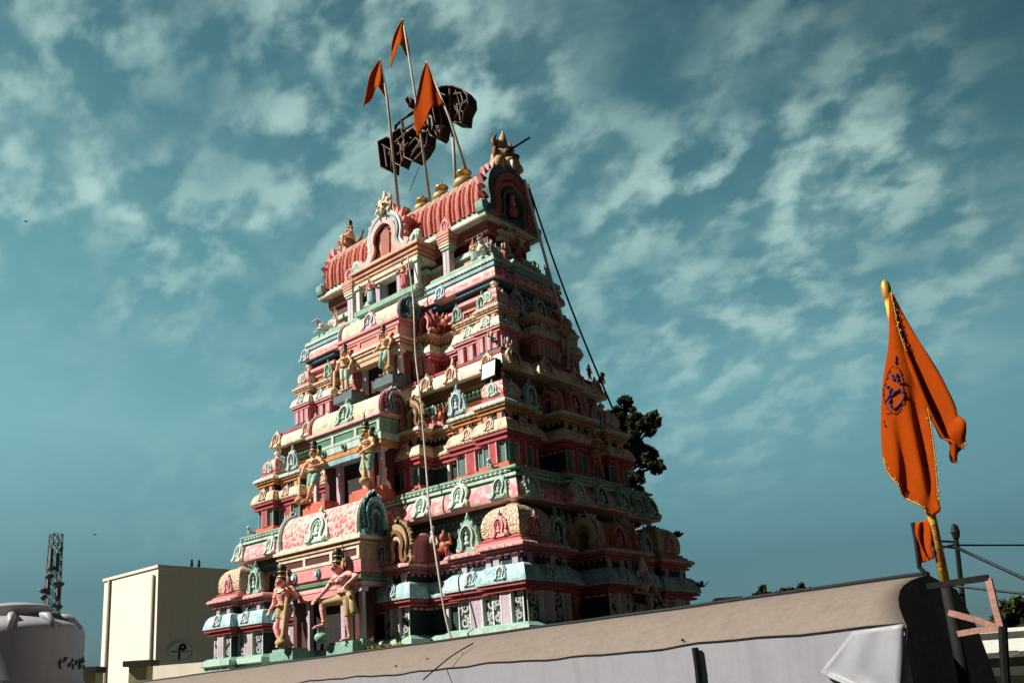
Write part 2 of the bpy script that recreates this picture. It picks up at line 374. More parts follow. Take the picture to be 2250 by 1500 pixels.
def scroll_panel(parent, face, u, out_, z0, z1, w, bgm, lnm, seed=0, name='scroll_panel'):
    b = MB(fm(face)); h = z1-z0; zc_ = (z0+z1)/2
    b.box((u, -out_-.004, zc_), (w, .02, h), bgm)
    for sx in (-1, 1): b.box((u+sx*(w/2-.011), -out_-.02, zc_), (.022, .02, h), WHITE)
    rng = random.Random(seed); k = max(2, round(h/(w*1.0))); sgn = 1 if seed % 2 else -1
    for i in range(k):
        c = Vector((u+sgn*w*.05, z0+h*(i+.5)/k)); rr = w*.30; pts = []
        for j in range(19):
            t = j/18; a = t*R(470)+R(90 if sgn > 0 else 90)
            q = rr*(1-.78*t); pts.append((c.x+sgn*q*math.cos(a), c.y+q*math.sin(a)*1.15))
        b.ribbon(pts, [.040*(1-.45*j/18) for j in range(19)], out_-.01+.016, out_+.028, lnm)
        p2 = [(c.x-sgn*w*.30+sgn*w*.07*math.sin(j), c.y-h/k*.5+h/k*j/6) for j in range(7)]
        b.ribbon(p2, .026, out_+.006, out_+.024, lnm)
        for q in range(3): b.ell((u-sgn*w*.22+rng.uniform(-.02, .02), -out_-.02, c.y+h/k*(.2-.25*q)), (.03, .014, .02), lnm, 6)
        sgn = -sgn
    return b.build(name, parent)
def plain_panel(parent, face, u, out_, z0, z1, w, bgm, edge, name='wall_panel'):
    b = MB(fm(face)); zc_ = (z0+z1)/2
    b.box((u, -out_-.004, zc_), (w, .02, z1-z0), bgm)
    for sx in (-1, 1): b.box((u+sx*(w/2-.009), -out_-.012, zc_), (.02, .03, z1-z0), edge)
    return b.build(name, parent)
def petals(b, pts, zc, s_, d0, d1, m, step=2):
    for i in range(0, len(pts), step):
        x, z = pts[i]; n = Vector((x, z-zc)).normalized(); t = Vector((-n.y, n.x)); p = Vector((x, z)); k = s_*(1+.18*math.sin(i*2.1)); sg = 1 if x > 0 else -1
        poly = [p-t*k*.75-n*k, p+t*k*.75-n*k, p+t*k*.85+n*k*.2, p+t*k*(.45+.35*sg)+n*k*1.1, p+t*k*.55*sg+n*k*1.9, p-t*k*(.45-.35*sg)+n*k*1.0, p-t*k*.85+n*k*.2]
        b.prism([tuple(v) for v in poly], d0, d1, m)
def gable(parent, M_, h, w, A, B, C_, D, name='gable_arch', flames=True, depth=.12):
    """horseshoe arch in local x (width) - z (height) facing -y"""
    b = MB(M_); q = lambda s_, dz=0: [(p.x*w*2*s_, p.y*h*s_/.82*.80+dz) for p in catmull(omega(), 4)]
    leaf = [(p[0]*1.0, p[1]) for p in q(1.0)]
    fill = [p for p in q(.98) if True]
    fill = [(x, z) for x, z in fill][4:-4]; b.prism(fill, -depth*.3, depth*.35, C_)
    b.ribbon(q(.96), h*.13, depth*.2, depth*.75, A)
    b.ribbon(q(.80, .02*h), h*.08, depth*.3, depth*1.0, B)
    b.ribbon(q(.62, .03*h), h*.07, depth*.3, depth*.8, D)
    if flames: petals(b, q(1.04)[6:-6], h*.42, h*.085, depth*.05, depth*.4, A, 1)
    return b.build(name, parent)
def barrel(parent, face, oc, hl, z0, z1, hd, m, rim, name='barrel_roof', ucen=0, rib=0, top=None, ov=1.08):
    """wagon vault along the face direction; oc outward position of the axis, hd half depth"""
    b = MB(fm(face)); n = 16; H = z1-z0; pr = []
    for i in range(n+1):
        a = math.pi*i/n; k = 1+(ov-1)*math.sin(min(a, math.pi-a)*2)**1 if min(a, math.pi-a) < math.pi/4 else 1+(ov-1)*1.0*math.sin(min(a, math.pi-a)*2)
        pr.append((hd*math.cos(a)*k, H*math.sin(a)**.85))
    k = int(hl*2/.035) if rib else 2
    G = []; 
    for i in range(k+1):
        u = -hl+2*hl*i/k; sc = 1+(rib*abs(math.sin(math.pi*rib_count*(u+hl)/(2*hl))) if rib else 0)
        G.append([(ucen+u, -(oc+p[0]*sc), z0+p[1]*(1+(sc-1)*.6)) for p in pr])
    vs = [p for r_ in G for p in r_]; w = n+1; fs = []; ms = []
    for i in range(k):
        for j in range(n):
            fs.append((i*w+j, i*w+j+1, (i+1)*w+j+1, (i+1)*w+j)); ms.append(top if (top and 3 <= j < n-3) else m)
    fs.append(tuple(range(w))); ms.append(rim); fs.append(tuple(k*w+j for j in range(w))); ms.append(rim)
    b.add(vs, fs, ms)
    if not rib:
        for u in (-hl, hl):
            path = [(ucen+u, -(oc+p[0]*1.05), z0+p[1]*1.05) for p in pr]; b.tube(path, .035, rim, 6)
    return b.build(name, parent, smooth=False)
rib_count = 40

FB1 = [(1.02, 0), (1.58, 0), (2.45, .40), (3.25, .15), (3.83, 0)]
SB1 = [(.55, -.22), (1.02, .35), (1.38, .13), (2.20, 0)]
def scaleb(B_, k, kr): return [(e*k, r*kr) for e, r in B_]
def ledge(z, o, main, band, h=.17):
    return [(-.12, z, band), (o*.45, z, band), (o*.45, z+h*.18, band), (o*.2, z+h*.2, main), (o*.2, z+h*.3, main), (o*.75, z+h*.32, band), (o*.75, z+h*.48, band), (o*.55, z+h*.5, main), (o, z+h*.55, main), (o, z+h*.8, main), (o*.6, z+h*.98, main), (o*.3, z+h, main)]

def dentils(parent, ol, off, z, sp, w, h, d, m, name='dentil_moulding'):
    b = MB(); n = len(ol); P = [Vector(p) for p in ol]
    for i in range(n):
        a, e = P[i], P[(i+1) % n]; dr = e-a; ln = dr.length; dr = dr/ln; nr = Vector((dr.y, -dr.x))
        if not (nr.y < -.5 or nr.x > .5): continue
        if nr.y < -.5 and a.y > 0 or nr.x > .5 and a.x < 0: continue
        pr = P[i-1]; nx = P[(i+2) % n]; k = max(1, int((ln+.0)/sp))
        for j in range(k):
            p = a+dr*ln*(j+.5)/k+nr*(off+d/2-.012); sx, sy = (w, d) if abs(nr.y) > .5 else (d, w); b.box((p.x, p.y, z), (sx, sy, h), m)
    b.sweep(ol, [(off-.016, z-h*.2, m), (off+.004, z-h*.2, m), (off+.004, z+h*.2, m), (off-.016, z+h*.2, m)], cap=False)
    return b.build(name, parent)
def storey(label, wx, wy, fb, sb, z, mats, style):
    """z: dict of heights; returns storey part"""
    ol = outline(wx, wy, fb, sb); m = mats
    b = MB(); b.sweep(ol, [(0, z['w0']-.1, m['wall']), (0, z['l0']+.05, m['wall'])], cap=False)
    st = tower_part(b, 'storey'); st['label'] = label
    pb = MB(); pb.sweep(ol, m['plinth'], cap=True); pb.build('plinth', st)
    kb = MB()
    rz = z['k0']-z['bw']
    kb.sweep(ol, [(-.05, rz, m['band']), (z['ko']*.62, rz, m['band']), (z['ko']*.62, rz+z['bw']*.36, m['band']), (z['ko']*.30, rz+z['bw']*.38, m['band2']), (z['ko']*.40, rz+z['bw']*.56, m['band2']), (z['ko']*.88, rz+z['bw']*.58, m['band']), (z['ko']*.88, rz+z['bw']*.92, m['band']), (z['ko']*.5, z['k0']-.002, m['band2'])], cap=False)
    kb.build('band_moulding', st)
    cb = MB(); cb.sweep(ol, kap(z['k0'], z['k1'], z['ko'], m['kap'], m.get('lip')), cap=True); cb.build('cornice', st)
    nb = MB(); nb.sweep(ol, [(-.03, z['k1']-.06, m['neck']), (-.03, z['l0']+.03, m['neck'])], cap=False); nb.build('neck', st)
    lb = MB(); lb.sweep(ol, ledge(z['l0'], z['lo'], m['ledge'], m['lband'], z['l1']-z['l0']), cap=True); lb.build('ledge', st)
    q_ = z['s']; dentils(st, ol, z['ko'], z['k0']+.018, .075*q_+.02, .03*q_+.012, .03, .016, m['dent']); dentils(st, ol, z['lo'], z['l0']+(z['l1']-z['l0'])*.68, .10*q_+.02, .06*q_, .045*q_, .02, m['dent2']); dentils(st, ol, -.03, z['l0']-.022, .09*q_+.02, .05*q_, .04*q_, .05, m['ledge'])
    dentils(st, ol, 0, rz-.03, .10*q_+.02, .06*q_, .035*q_, .05, m['band2'])
    # pilasters and panels on the bays that can be seen
    sd = 0
    for face, bays, half in (('F', bays_of(fb), wy), ('R', bays_of(sb), wx)):
        for (a, e, r) in bays:
            if face == 'F' and e <= fb[0][0]+1e-6: continue
            for sg in (-1, 1):
                if face == 'F' and False: continue
                o_ = half-r; u = sg*(a+e)/2; w = e-a; sd += 1
                w0, w1 = z['w0'], rz
                if r > .25*z['s']:
                    pilaster(st, face, u, o_, w0, w1, .05, m['thin'], .05)
                    continue
                if style == 1:
                    pilaster(st, face, u, o_, w0, w1, w*.26, m['pil'], .07, None, WHITE)
                    for q in (-1, 1): scroll_panel(st, face, u+q*w*.325, o_, w0, w1, w*.33, DTEAL, GREY, sd+(q > 0))
                elif style == 2:
                    pilaster(st, face, u, o_, w0, w1, w*.24, m['pil'], .06, None, m['edge'])
                    for q in (-1, 1): plain_panel(st, face, u+q*w*.34, o_, w0, w1, w*.29, m['panel'], m['pedge'])
                else:
                    for q in (-1, 0, 1): pilaster(st, face, u+q*w*.38, o_, w0, w1, w*.14, m['pil'], .05, None, m['edge'])
                kudu(st, face, u, o_+z['ko']-.015, z['k0']+.045, .26*(.45+.55*z['s']), m['knasi'], .95, -16)
                # neck pilasters
                for q in (-.3, .3): pilaster(st, face, u+q*w, o_-.03, z['k1']-.03, z['l0']+.01, .085*z['s']+.02, m['npil'], .05)
    return st, ol

# ---- storey one
Z1 = dict(w0=-.54, k0=0, k1=.27, bw=.11, ko=.17, l0=.40, l1=.57, lo=.13, s=1)
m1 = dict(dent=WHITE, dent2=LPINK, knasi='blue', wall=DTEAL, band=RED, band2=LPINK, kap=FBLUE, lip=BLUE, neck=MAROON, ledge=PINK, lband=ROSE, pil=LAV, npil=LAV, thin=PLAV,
          plinth=[(.17, GZ, GREY), (.17, -.80, MINT), (.14, -.78, MINT), (.14, -.70, LMINT), (.20, -.68, LMINT), (.20, -.60, LMINT), (.10, -.54, MINT), (.0, -.535, MINT)])
st1, ol1 = storey('lowest storey with sky blue cornice and scroll panels', 3.83, 2.20, FB1, SB1, Z1, m1, 1)
b = MB(); b.sweep(rect(3.15, 1.50), [(0, .5, DGREEN), (0, 1.0, DGREEN), (.05, 1.0, GREEN), (.05, 1.06, GREEN), (.12, 1.10, DBLUE), (.12, 1.16, DBLUE), (.2, 1.2, DGREEN), (.2, 1.3, DGREEN)]); b.build('recessed_wall', st1)
for sgx in (-1, 1):
    for sgy in (-1, 1):
        dome(st1, sgx*3.44, sgy*1.82, .58, .335, .46, FCREAM, CREAM, 'pink', faces=('F', 'R') if sgx > 0 else ('F', 'R'))
# eave one: big pink floral kapota with mint rope band
EAV1 = outline(3.42, 1.74, [(3.42, 0)], [(.62, -.13), (1.74, 0)])
b = MB(); b.sweep(EAV1, [(-.3, 1.265, DGREEN), (.19, 1.262, LPINK), (.20, 1.30, LPINK), (.185, 1.38, FPINK), (.15, 1.48, FPINK), (.10, 1.56, FPINK), (.07, 1.60, MINT), (.12, 1.61, MINT), (.12, 1.655, LMINT), (.06, 1.67, GREEN), (.06, 1.715, GREEN), (.13, 1.73, LMINT), (.13, 1.765, MINT), (0, 1.79, MINT)])
eave1 = b.build('eave', st1)
bd = MB()
for i in range(70):
    u = -3.4+6.8*(i+.5)/70; bd.ell((u, -1.845, 1.695), (.05, .035, .028), LMINT, 6)
for i in range(36):
    u = -1.72+3.44*(i+.5)/36
    bd.ell((3.525+(.13 if abs(u) < .62 else 0), u, 1.695), (.035, .05, .028), LMINT, 6)
bd.box((0, -1.835, 1.695), (6.86, .03, .012), LMINT); bd.box((3.52, 0, 1.695), (.03, 3.5, .012), LMINT); bd.build('rope_moulding', st1)
sc_ = MB()                                                        # scalloped valance under the eave
for face, half, o_ in (('F', 3.1, 1.57), ('R', 1.45, 3.22)):
    n = int(half*2/.17)
    for i in range(n):
        u = -half+2*half*(i+.5)/n; sc_.M = fm(face); sc_.prism([(u-.09, 1.04), (u+.09, 1.04), (u, .93)], o_-.02, o_+.015, MINT)
sc_.build('valance', st1)
for u in (-3.50, -2.45, -1.62, 1.62, 2.45, 3.26): kudu(st1, 'F', u, 1.93 if abs(u) < 3.4 else 1.93, 1.28, .44, 'pale' if u != 3.26 else 'mint', .85, -14)
for u, k in ((-1.60, 'pale'), (-.60, 'pale'), (.0, 'mint'), (.62, 'mint'), (1.25, 'mint'), (1.68, 'mint')): kudu(st1, 'R', u, 3.62+(.12 if abs(u) <= .62 else 0), 1.28, .46, k, .85, -14)
for u in (-2.72, 2.72): kudu(st1, 'F', u, 2.02, .58, .58, 'mint', .85)
kudu(st1, 'R', -1.22, 3.66, .58, .58, 'mint', .8); kudu(st1, 'R', 1.22, 3.66, .58, .5, 'mint', .8)
# panjara gables beside the centre
for sg in (-1, 1):
    barrel(st1, 'R' if False else 'F', 1.92, .34, .57, .98, .26, LPINK, PINK, 'small_barrel_roof', sg*1.32)
    gable(st1, fm('F') @ Matrix.Translation((sg*1.42, -2.22, .58)), .72, .30, OCHRE, BROWN, MAROON, TAN)
    kudu(st1, 'F', sg*1.10, 2.26, .575, .42, 'lav', .9)

def beads(st, wx, wy, z, sp, r, m, name='bead_moulding'):
    b = MB()
    for face, half, o_ in (('F', wx, wy), ('R', wy, wx)):
        n = int(2*half/sp); b.M = fm(face)
        for i in range(n): b.ell((-half+2*half*(i+.5)/n, -o_, z), (r*1.3, r, r), m, 6)
    return b.build(name, st)
# ---- porches
def porch(st, face, hw, o0, o1, z0, dw, dz, zl, prof, zb, zt, bm, rim, jamb, col, fmat, panels, med, ends, front, basem, door=True, hb=None, backm=MAROON):
    Mx = fm(face); hb = hb or hw
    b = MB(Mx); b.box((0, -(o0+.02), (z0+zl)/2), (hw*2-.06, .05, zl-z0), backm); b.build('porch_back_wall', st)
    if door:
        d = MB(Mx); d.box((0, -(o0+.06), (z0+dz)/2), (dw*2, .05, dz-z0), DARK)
        d.box((0, -(o1-.10), dz+.06), (dw*2+.34, .22, .12), fmat); dr = d.build('doorway', st)
        for sg in (-1, 1):
            j = MB(Mx); j.box((sg*(dw+.045), -(o0+o1-.10)/2, (z0+dz)/2), (.09, o1-.12-o0, dz-z0), jamb[0]); j.box((sg*(dw+.12), -(o0+o1-.10)/2+.04, (z0+dz)/2), (.055, o1-.2-o0, dz-z0), jamb[1])
            j.build('door_jamb', st)
            s_ = MB(Mx); w = hw-dw-.02; s_.box((sg*(dw+.03+w/2), -(o0+o1+.22)/2, z0-.06), (w, o1-o0+.2, .14), basem); s_.box((sg*(dw+.03+w/2), -(o0+o1+.22)/2, z0+.03), (w-.06, o1-o0+.14, .05), basem); s_.build('pedestal', st)
    for sg in (-1, 1):
        c = MB(Mx); c.box((sg*(hw-.05), -(o1-.05), (z0+zl)/2), (.075, .075, zl-z0), col); c.box((sg*(hw-.05), -(o1-.05), zl-.04), (.14, .14, .07), col); c.box((sg*(hw-.05), -(o1-.05), z0+.04), (.14, .14, .08), basem); c.build('column', st)
    e = MB(Mx); e.sweep([(-hw, -o1), (hw, -o1), (hw, -o0+.3), (-hw, -o0+.3)], prof); e.build('entablature', st)
    if panels:
        pz0, pz1, pm, pf, n = panels; p = MB(Mx); w = hw*2/n
        for i in range(n): p.box((-hw+w*(i+.5), -o1-.002, (pz0+pz1)/2), (w-.10, .02, pz1-pz0-.07), pm)
        for i in range(n+1): p.box((-hw+w*i*(1)+(.03 if i == 0 else -.03 if i == n else 0), -o1-.012, (pz0+pz1)/2), (.06, .04, pz1-pz0), pf)
        for zz in (pz0, pz1): p.box((0, -o1-.010, zz), (hw*2-.01, .036, .05), pf)
        p.build('frieze_panel', st)
    if med:
        mz, mr, mA, mB, us = med
        for u in us:
            q = MB(Mx); q.prism([(u+mr*.8*math.cos(t), mz+mr*math.sin(t)) for t in [2*math.pi*i/14 for i in range(14)]], o1-.02, o1+.05, mA)
            q.prism([(u+mr*.4*math.cos(t), mz+mr*.5*math.sin(t)) for t in [2*math.pi*i/10 for i in range(10)]], o1+.04, o1+.075, mB); q.build('medallion', st)
    hd = (o1-o0+.28)/2; oc = (o1+o0-.26)/2
    br = barrel(st, face, oc, hb, zb, zt, hd, bm, rim)
    for sg in (-1, 1):
        Mg = Mx @ Matrix.Translation((sg*(hb+.01), -oc, zb-.02)) @ Matrix.Rotation(math.pi/2*sg, 4, 'Z')
        gable(st, Mg, (zt-zb)*1.25, hd*.82, *ends)
    if front:
        key, h = front; kudu(st, face, 0, oc+hd*.96, zb-.01, h, key, 1.05, -12)
    return br
# storey one, front
zP = [(-.3, .25, PINK), (0, .25, PINK), (.02, .27, PINK), (.02, .33, LPINK), (-.02, .35, GREEN), (.04, .37, LMINT), (.04, .42, GREEN), (-.01, .43, MAROON), (-.01, .46, PINK), (.02, .47, PINK), (.02, .66, PINK), (0, .67, TAN), (0, .90, TAN), (.05, .905, OCHRE), (.05, .94, TAN), (.02, .945, BROWN), (.02, .965, OCHRE), (.09, .98, TAN), (.09, 1.03, CREAM), (.04, 1.05, LMINT), (.04, 1.08, LMINT)]
porch(st1, 'F', 1.04, 2.42, 2.70, -.62, .40, .16, .25, zP, 1.08, 1.66, FROSE, LMINT, (LAV, WHITE), PLAV, PINK, (.70, .87, MAROON, CREAM, 3), (.57, .085, BLUE, WHITE, (-.62, .0, .62)), (BLUE, DBLUE, SLATE, BLUE), ('pale', .58), MINT, hb=1.02)
zPr = [(-.2, .40, ROSE), (0, .40, ROSE), (.03, .43, PINK), (.03, .48, PINK), (.08, .5, PINK), (.08, .56, PINK), (.03, .58, PINK)]
SALR = dict(col=PLAV)
def side_sala(st, o0, o1, hw, zb, zt, bm, rim, ends, front, zwin=None):
    hd = (o1-o0)/2; oc = (o1+o0)/2
    barrel(st, 'R', oc, hw, zb, zt, hd, bm, rim)
    for sg in (-1, 1):
        Mg = fm('R') @ Matrix.Translation((sg*(hw+.01), -oc, zb-.02)) @ Matrix.Rotation(math.pi/2*sg, 4, 'Z'); gable(st, Mg, (zt-zb)*1.3, hd*1.1, *ends)
    kudu(st, 'R', 0, oc+hd*.95, zb, front[1], front[0], 1, -8)
side_sala(st1, 3.45, 3.98, .46, .58, 1.05, SALMON, TAN, (CREAM, TAN, BROWN, OCHRE), ('rose', .5))
b = MB(fm('R')); b.box((0, -4.04, -.25), (.62, .03, .56), DARK); b.build('niche', st1)
beads(st1, 3.58, 1.90, 1.345, .12, .028, LPINK, 'petal_moulding'); beads(st1, 3.27, 1.62, 1.18, .10, .03, MINT)

# ---- storey two
k2 = .842
FB2 = scaleb(FB1, k2, .85); SB2 = [(.42, -.18), (.78, .28), (1.04, .1), (1.63, 0)]
Z2 = dict(w0=1.90, k0=2.38, k1=2.60, bw=.13, ko=.13, l0=2.72, l1=2.90, lo=.10, s=.84)
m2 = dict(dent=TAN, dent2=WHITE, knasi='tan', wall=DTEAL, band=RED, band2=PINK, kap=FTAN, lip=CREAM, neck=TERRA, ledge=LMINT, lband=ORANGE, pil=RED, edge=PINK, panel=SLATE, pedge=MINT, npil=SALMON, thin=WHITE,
          plinth=[(.02, 1.74, VERM), (.11, 1.76, VERM), (.11, 1.84, VERM), (.05, 1.855, PINK), (.05, 1.90, VERM), (0, 1.91, VERM)])
st2, ol2 = storey('second storey with tan cornice and red pilasters', 3.22, 1.63, FB2, SB2, Z2, m2, 2)
b = MB(); b.sweep(rect(2.78, 1.16), [(0, 2.8, SALMON), (0, 3.18, SALMON), (.04, 3.19, ORANGE), (.04, 3.24, BROWN), (.10, 3.26, GREEN), (.10, 3.36, DGREEN), (.16, 3.40, BROWN), (.16, 3.55, BROWN)]); b.build('recessed_wall', st2)
EAV2 = outline(2.93, 1.29, [(2.93, 0)], [(.5, -.12), (1.29, 0)])
b = MB(); b.sweep(EAV2, [(-.2, 3.535, BROWN), (.15, 3.53, CREAM), (.155, 3.57, CREAM), (.14, 3.66, CREAM), (.09, 3.75, CREAM), (.03, 3.80, CREAM), (.05, 3.81, RED), (.05, 3.85, RED), (0, 3.86, RED)]); b.build('eave', st2)
for sgx in (-1, 1):
    for sgy in (-1, 1): dome(st2, sgx*2.97, sgy*1.38, 2.91, .205, .27, FROSE, CREAM, 'pale', faces=('F', 'R'), kh=1.05)
for u in (-2.95, -1.95, -1.35, 1.35, 1.95, 2.75): kudu(st2, 'F', u, 1.44, 3.54, .34, 'cream', .85, -12)
for u in (-1.15, -.42, .42, 1.15): kudu(st2, 'R', u, 3.09+(.1 if abs(u) < .5 else 0), 3.54, .38, 'cream', .9, -12)
for u in (-2.2, 2.2): kudu(st2, 'F', u, 1.55, 2.91, .48, 'blue', .85)
for u in (-1.82, 1.80): kudu(st2, 'F', u, 1.30, 2.91, .4, 'gold', .8)
kudu(st2, 'R', -.92, 3.14, 2.91, .45, 'blue', .8); kudu(st2, 'R', .92, 3.14, 2.91, .45, 'lav', .8)
for sg in (-1, 1):
    gable(st2, fm('F') @ Matrix.Translation((sg*1.22, -1.58, 2.91)), .58, .25, OCHRE, BROWN, TERRA, TAN); kudu(st2, 'F', sg*.93, 1.66, 2.905, .34, 'rose', .9)
zP2 = [(-.25, 2.60, BLUE), (0, 2.60, BLUE), (.02, 2.62, ORANGE), (.02, 2.70, ORANGE), (-.01, 2.71, MINT), (.02, 2.72, LMINT), (.02, 2.84, LMINT), (0, 2.85, MINT), (0, 3.06, MINT), (.04, 3.065, LMINT), (.04, 3.10, GREEN), (.08, 3.12, PINK), (.08, 3.17, LPINK), (.03, 3.19, PINK)]
porch(st2, 'F', .92, 1.80, 2.10, 1.84, .30, 2.52, 2.60, zP2, 3.19, 3.59, FMINT, PINK, (LAV, PLAV), PLAV, BLUE, (2.87, 3.05, GREEN, LMINT, 3), (2.78, .07, MINT, DGREEN, (-.55, .0, .5, .8)), (LAV, SLATE, SLATE, ROSE), ('mint', .42), VERM, hb=.95)
side_sala(st2, 2.95, 3.36, .34, 2.91, 3.30, ROSE, PINK, (PINK, ROSE, MAROON, PINK), ('rose', .5))
b = MB(fm('R')); b.box((0, -3.395, 2.05), (.5, .03, .40), DARK); b.build('niche', st2)

beads(st2, 3.06, 1.42, 3.60, .10, .024, TAN, 'petal_moulding'); beads(st2, 2.88, 1.27, 3.31, .09, .03, GREEN)
# ---- storey three
k3 = .715
FB3 = scaleb(FB1, k3, .68); SB3 = [(.30, -.15), (.56, .2), (.70, .08), (1.07, 0)]
Z3 = dict(w0=4.02, k0=4.38, k1=4.58, bw=.09, ko=.10, l0=4.66, l1=4.80, lo=.07, s=.7)
m3 = dict(dent=WHITE, dent2=TAN, knasi='pale', wall=TERRA, band=PINK, band2=ROSE, kap=FLMINT, lip=CREAM, neck=TERRA, ledge=CREAM, lband=TAN, pil=LAV, edge=PINK, npil=SALMON, thin=PLAV,
          plinth=[(.0, 3.82, PINK), (.09, 3.84, PINK), (.09, 3.90, PINK), (.03, 3.915, SLATE), (.08, 3.93, SLATE), (.08, 3.98, SLATE), (.02, 4.02, SLATE), (0, 4.03, SLATE)])
st3, ol3 = storey('third storey with pale green cornice and lavender pilasters', 2.75, 1.07, FB3, SB3, Z3, m3, 3)
b = MB(); b.sweep(outline(2.55, .88, [(1.15, 0), (1.75, .14), (2.55, 0)], [(.88, 0)]), [(0, 4.7, TERRA), (0, 5.02, TERRA), (.03, 5.03, PINK), (.03, 5.06, PINK), (.09, 5.08, PINK), (.07, 5.14, PINK), (-.02, 5.21, ROSE), (-.03, 5.22, DGREEN), (-.03, 5.28, DGREEN), (.05, 5.29, DBLUE), (.05, 5.40, DBLUE)]); b.build('recessed_wall', st3)
fr = MB()
for sg in (-1, 1):
    for (u, w) in ((2.13, .62), (1.45, .5)):
        o_ = .88 if u > 1.75 else .74
        fr.box((sg*u, -o_-.012, 4.98), (w, .03, .04), PINK)
        for q in (-1, 1): fr.box((sg*u+q*w/2, -o_-.012, 4.88), (.045, .034, .22), PINK)
fr.build('frame_moulding', st3)
EAV3 = outline(2.55, .86, [(2.55, 0)], [(.4, -.09), (.86, 0)])
b = MB(); b.sweep(EAV3, [(-.2, 5.375, DGREEN), (.12, 5.37, LPINK), (.125, 5.40, LPINK), (.115, 5.48, FPINK), (.07, 5.57, LPINK), (.03, 5.59, BLUE), (.09, 5.60, BLUE), (.09, 5.66, BLUE), (.03, 5.675, DBLUE), (.03, 5.70, GREEN), (.08, 5.71, LMINT), (.08, 5.78, LMINT), (.04, 5.79, GREEN), (.04, 5.82, GREEN), (0.0, 5.83, MINT), (-.02, 5.90, MINT)]); b.build('eave', st3)
for sgx in (-1, 1):
    for sgy in (-1, 1): dome(st3, sgx*2.56, sgy*.88, 4.80, .16, .24, FROSE, CREAM, 'pale', faces=('F', 'R'), kh=1.0)
for u in (-2.6, -1.35, 1.35): kudu(st3, 'F', u, .97, 5.38, .34, 'blue', .9, -12)
for u in (-1.75, 1.80, 2.40): kudu(st3, 'F', u, 1.02, 4.80, .32, 'mint', .85)
for u, k in ((-.55, 'lav'), (0, 'mint'), (.45, 'rose')): kudu(st3, 'R', u, 2.72, 4.80, .42, k, .8)
for u in (-.7, .1, .75): kudu(st3, 'R', u, 2.66, 5.38, .32, 'pink', .8, -12)
for sg in (-1, 1): gable(st3, fm('F') @ Matrix.Translation((sg*1.08, -1.02, 4.80)), .46, .19, ROSE, PINK, MAROON, TERRA)
zP3 = [(-.25, 4.52, TAN), (0, 4.52, TAN), (.03, 4.54, CREAM), (.03, 4.60, TAN), (-.02, 4.61, BROWN), (.05, 4.63, OCHRE), (.05, 4.66, TAN), (.0, 4.67, BROWN), (.07, 4.69, TAN), (.07, 4.74, CREAM), (0, 4.76, LPINK), (0, 4.95, LPINK), (.04, 4.96, PINK), (.04, 5.02, PINK), (.01, 5.03, ROSE), (.07, 5.05, PINK), (.07, 5.10, PINK), (.02, 5.12, LPINK)]
porch(st3, 'F', .80, 1.21, 1.48, 3.96, .26, 4.44, 4.52, zP3, 5.12, 5.50, FMINT, LAV, (LAV, PLAV), WHITE, TAN, (4.78, 4.94, SALMON, PINK, 3), None, (DBLUE, MINT, SLATE, MINT), ('lav', .40), SLATE, hb=.82, backm=TERRA)
side_sala(st3, 2.45, 2.82, .24, 4.81, 5.12, LAV, TERRA, (MINT, LMINT, DGREEN, MINT), ('mint', .4))
b = MB(fm('R')); b.box((0, -2.905, 4.17), (.36, .03, .28), DARK); b.build('niche', st3)
b = MB(); b.sweep(rect(2.40, .72), [(0, 5.8, MINT), (0, 5.92, MINT)]); 

beads(st3, 2.63, .95, 5.70, .08, .022, WHITE)
# ---- top storey under the vault
ol4 = outline(2.22, .56, [(.75, -.12), (.76, 0), (2.22, 0)], [(.56, 0)])
b = MB(); b.sweep(ol4, [(0, 5.8, SALMON), (0, 6.18, SALMON), (.05, 6.19, MINT), (.05, 6.28, LMINT), (-.02, 6.30, MAROON), (-.02, 6.50, MAROON), (.04, 6.52, TERRA), (.04, 6.74, TERRA)])
st4 = tower_part(b, 'storey'); st4['label'] = 'top storey with grey columns under the ribbed vault'
b = MB(); b.sweep(rect(2.22, .62), [(-.1, 6.735, BROWN), (.15, 6.73, CREAM), (.16, 6.76, CREAM), (.12, 6.84, LMINT), (.04, 6.88, LMINT), (.06, 6.89, MINT), (.06, 6.93, MINT), (0, 6.95, MINT)]); b.build('eave', st4)
def column4(face, u, o_):
    c = MB(fm(face))
    for q in (-.042, .042): c.box((u+q, -o_, 6.13), (.07, .14, .62), PLAV)
    c.box((u, -o_-.002, 6.13), (.03, .11, .62), SLATE)
    for z, w, mm in ((6.45, .21, LMINT), (6.50, .25, WHITE), (6.55, .27, TAN), (6.61, .29, SALMON), (6.67, .31, LPINK)): c.box((u, -o_, z), (w, w*.9, .045), mm)
    c.box((u, -o_, 6.735), (.33, .30, .09), SALMON); c.box((u, -o_, 5.86), (.24, .22, .08), MINT)
    c.build('column', st4); kudu(st4, face, u, o_+.02, 6.80, .32, 'pink', 1.0)
for u in (-1.36, 1.36): column4('F', u, .70)
for u in (-.82, .82): 
    c = MB(fm('F')); c.box((u, -.98, 6.08), (.09, .09, .50), WHITE); c.box((u, -.98, 6.36), (.15, .15, .08), LMINT); c.box((u, -.98, 5.82), (.16, .16, .08), LMINT); c.build('column', st4)
zP4 = [(-.2, 6.36, CREAM), (0, 6.36, CREAM), (.03, 6.37, CREAM), (.03, 6.44, CREAM), (-.02, 6.45, TAN), (-.02, 6.48, BROWN), (.03, 6.49, TAN), (.03, 6.53, TAN), (-.01, 6.54, BROWN), (.06, 6.56, SALMON), (.06, 6.62, SALMON), (.02, 6.63, TAN), (.10, 6.65, SALMON), (.10, 6.71, TAN), (.0, 6.73, SALMON)]
b = MB(fm('F')); b.sweep([(-.86, -1.0), (.86, -1.0), (.86, -.5), (-.86, -.5)], zP4); b.build('entablature', st4)
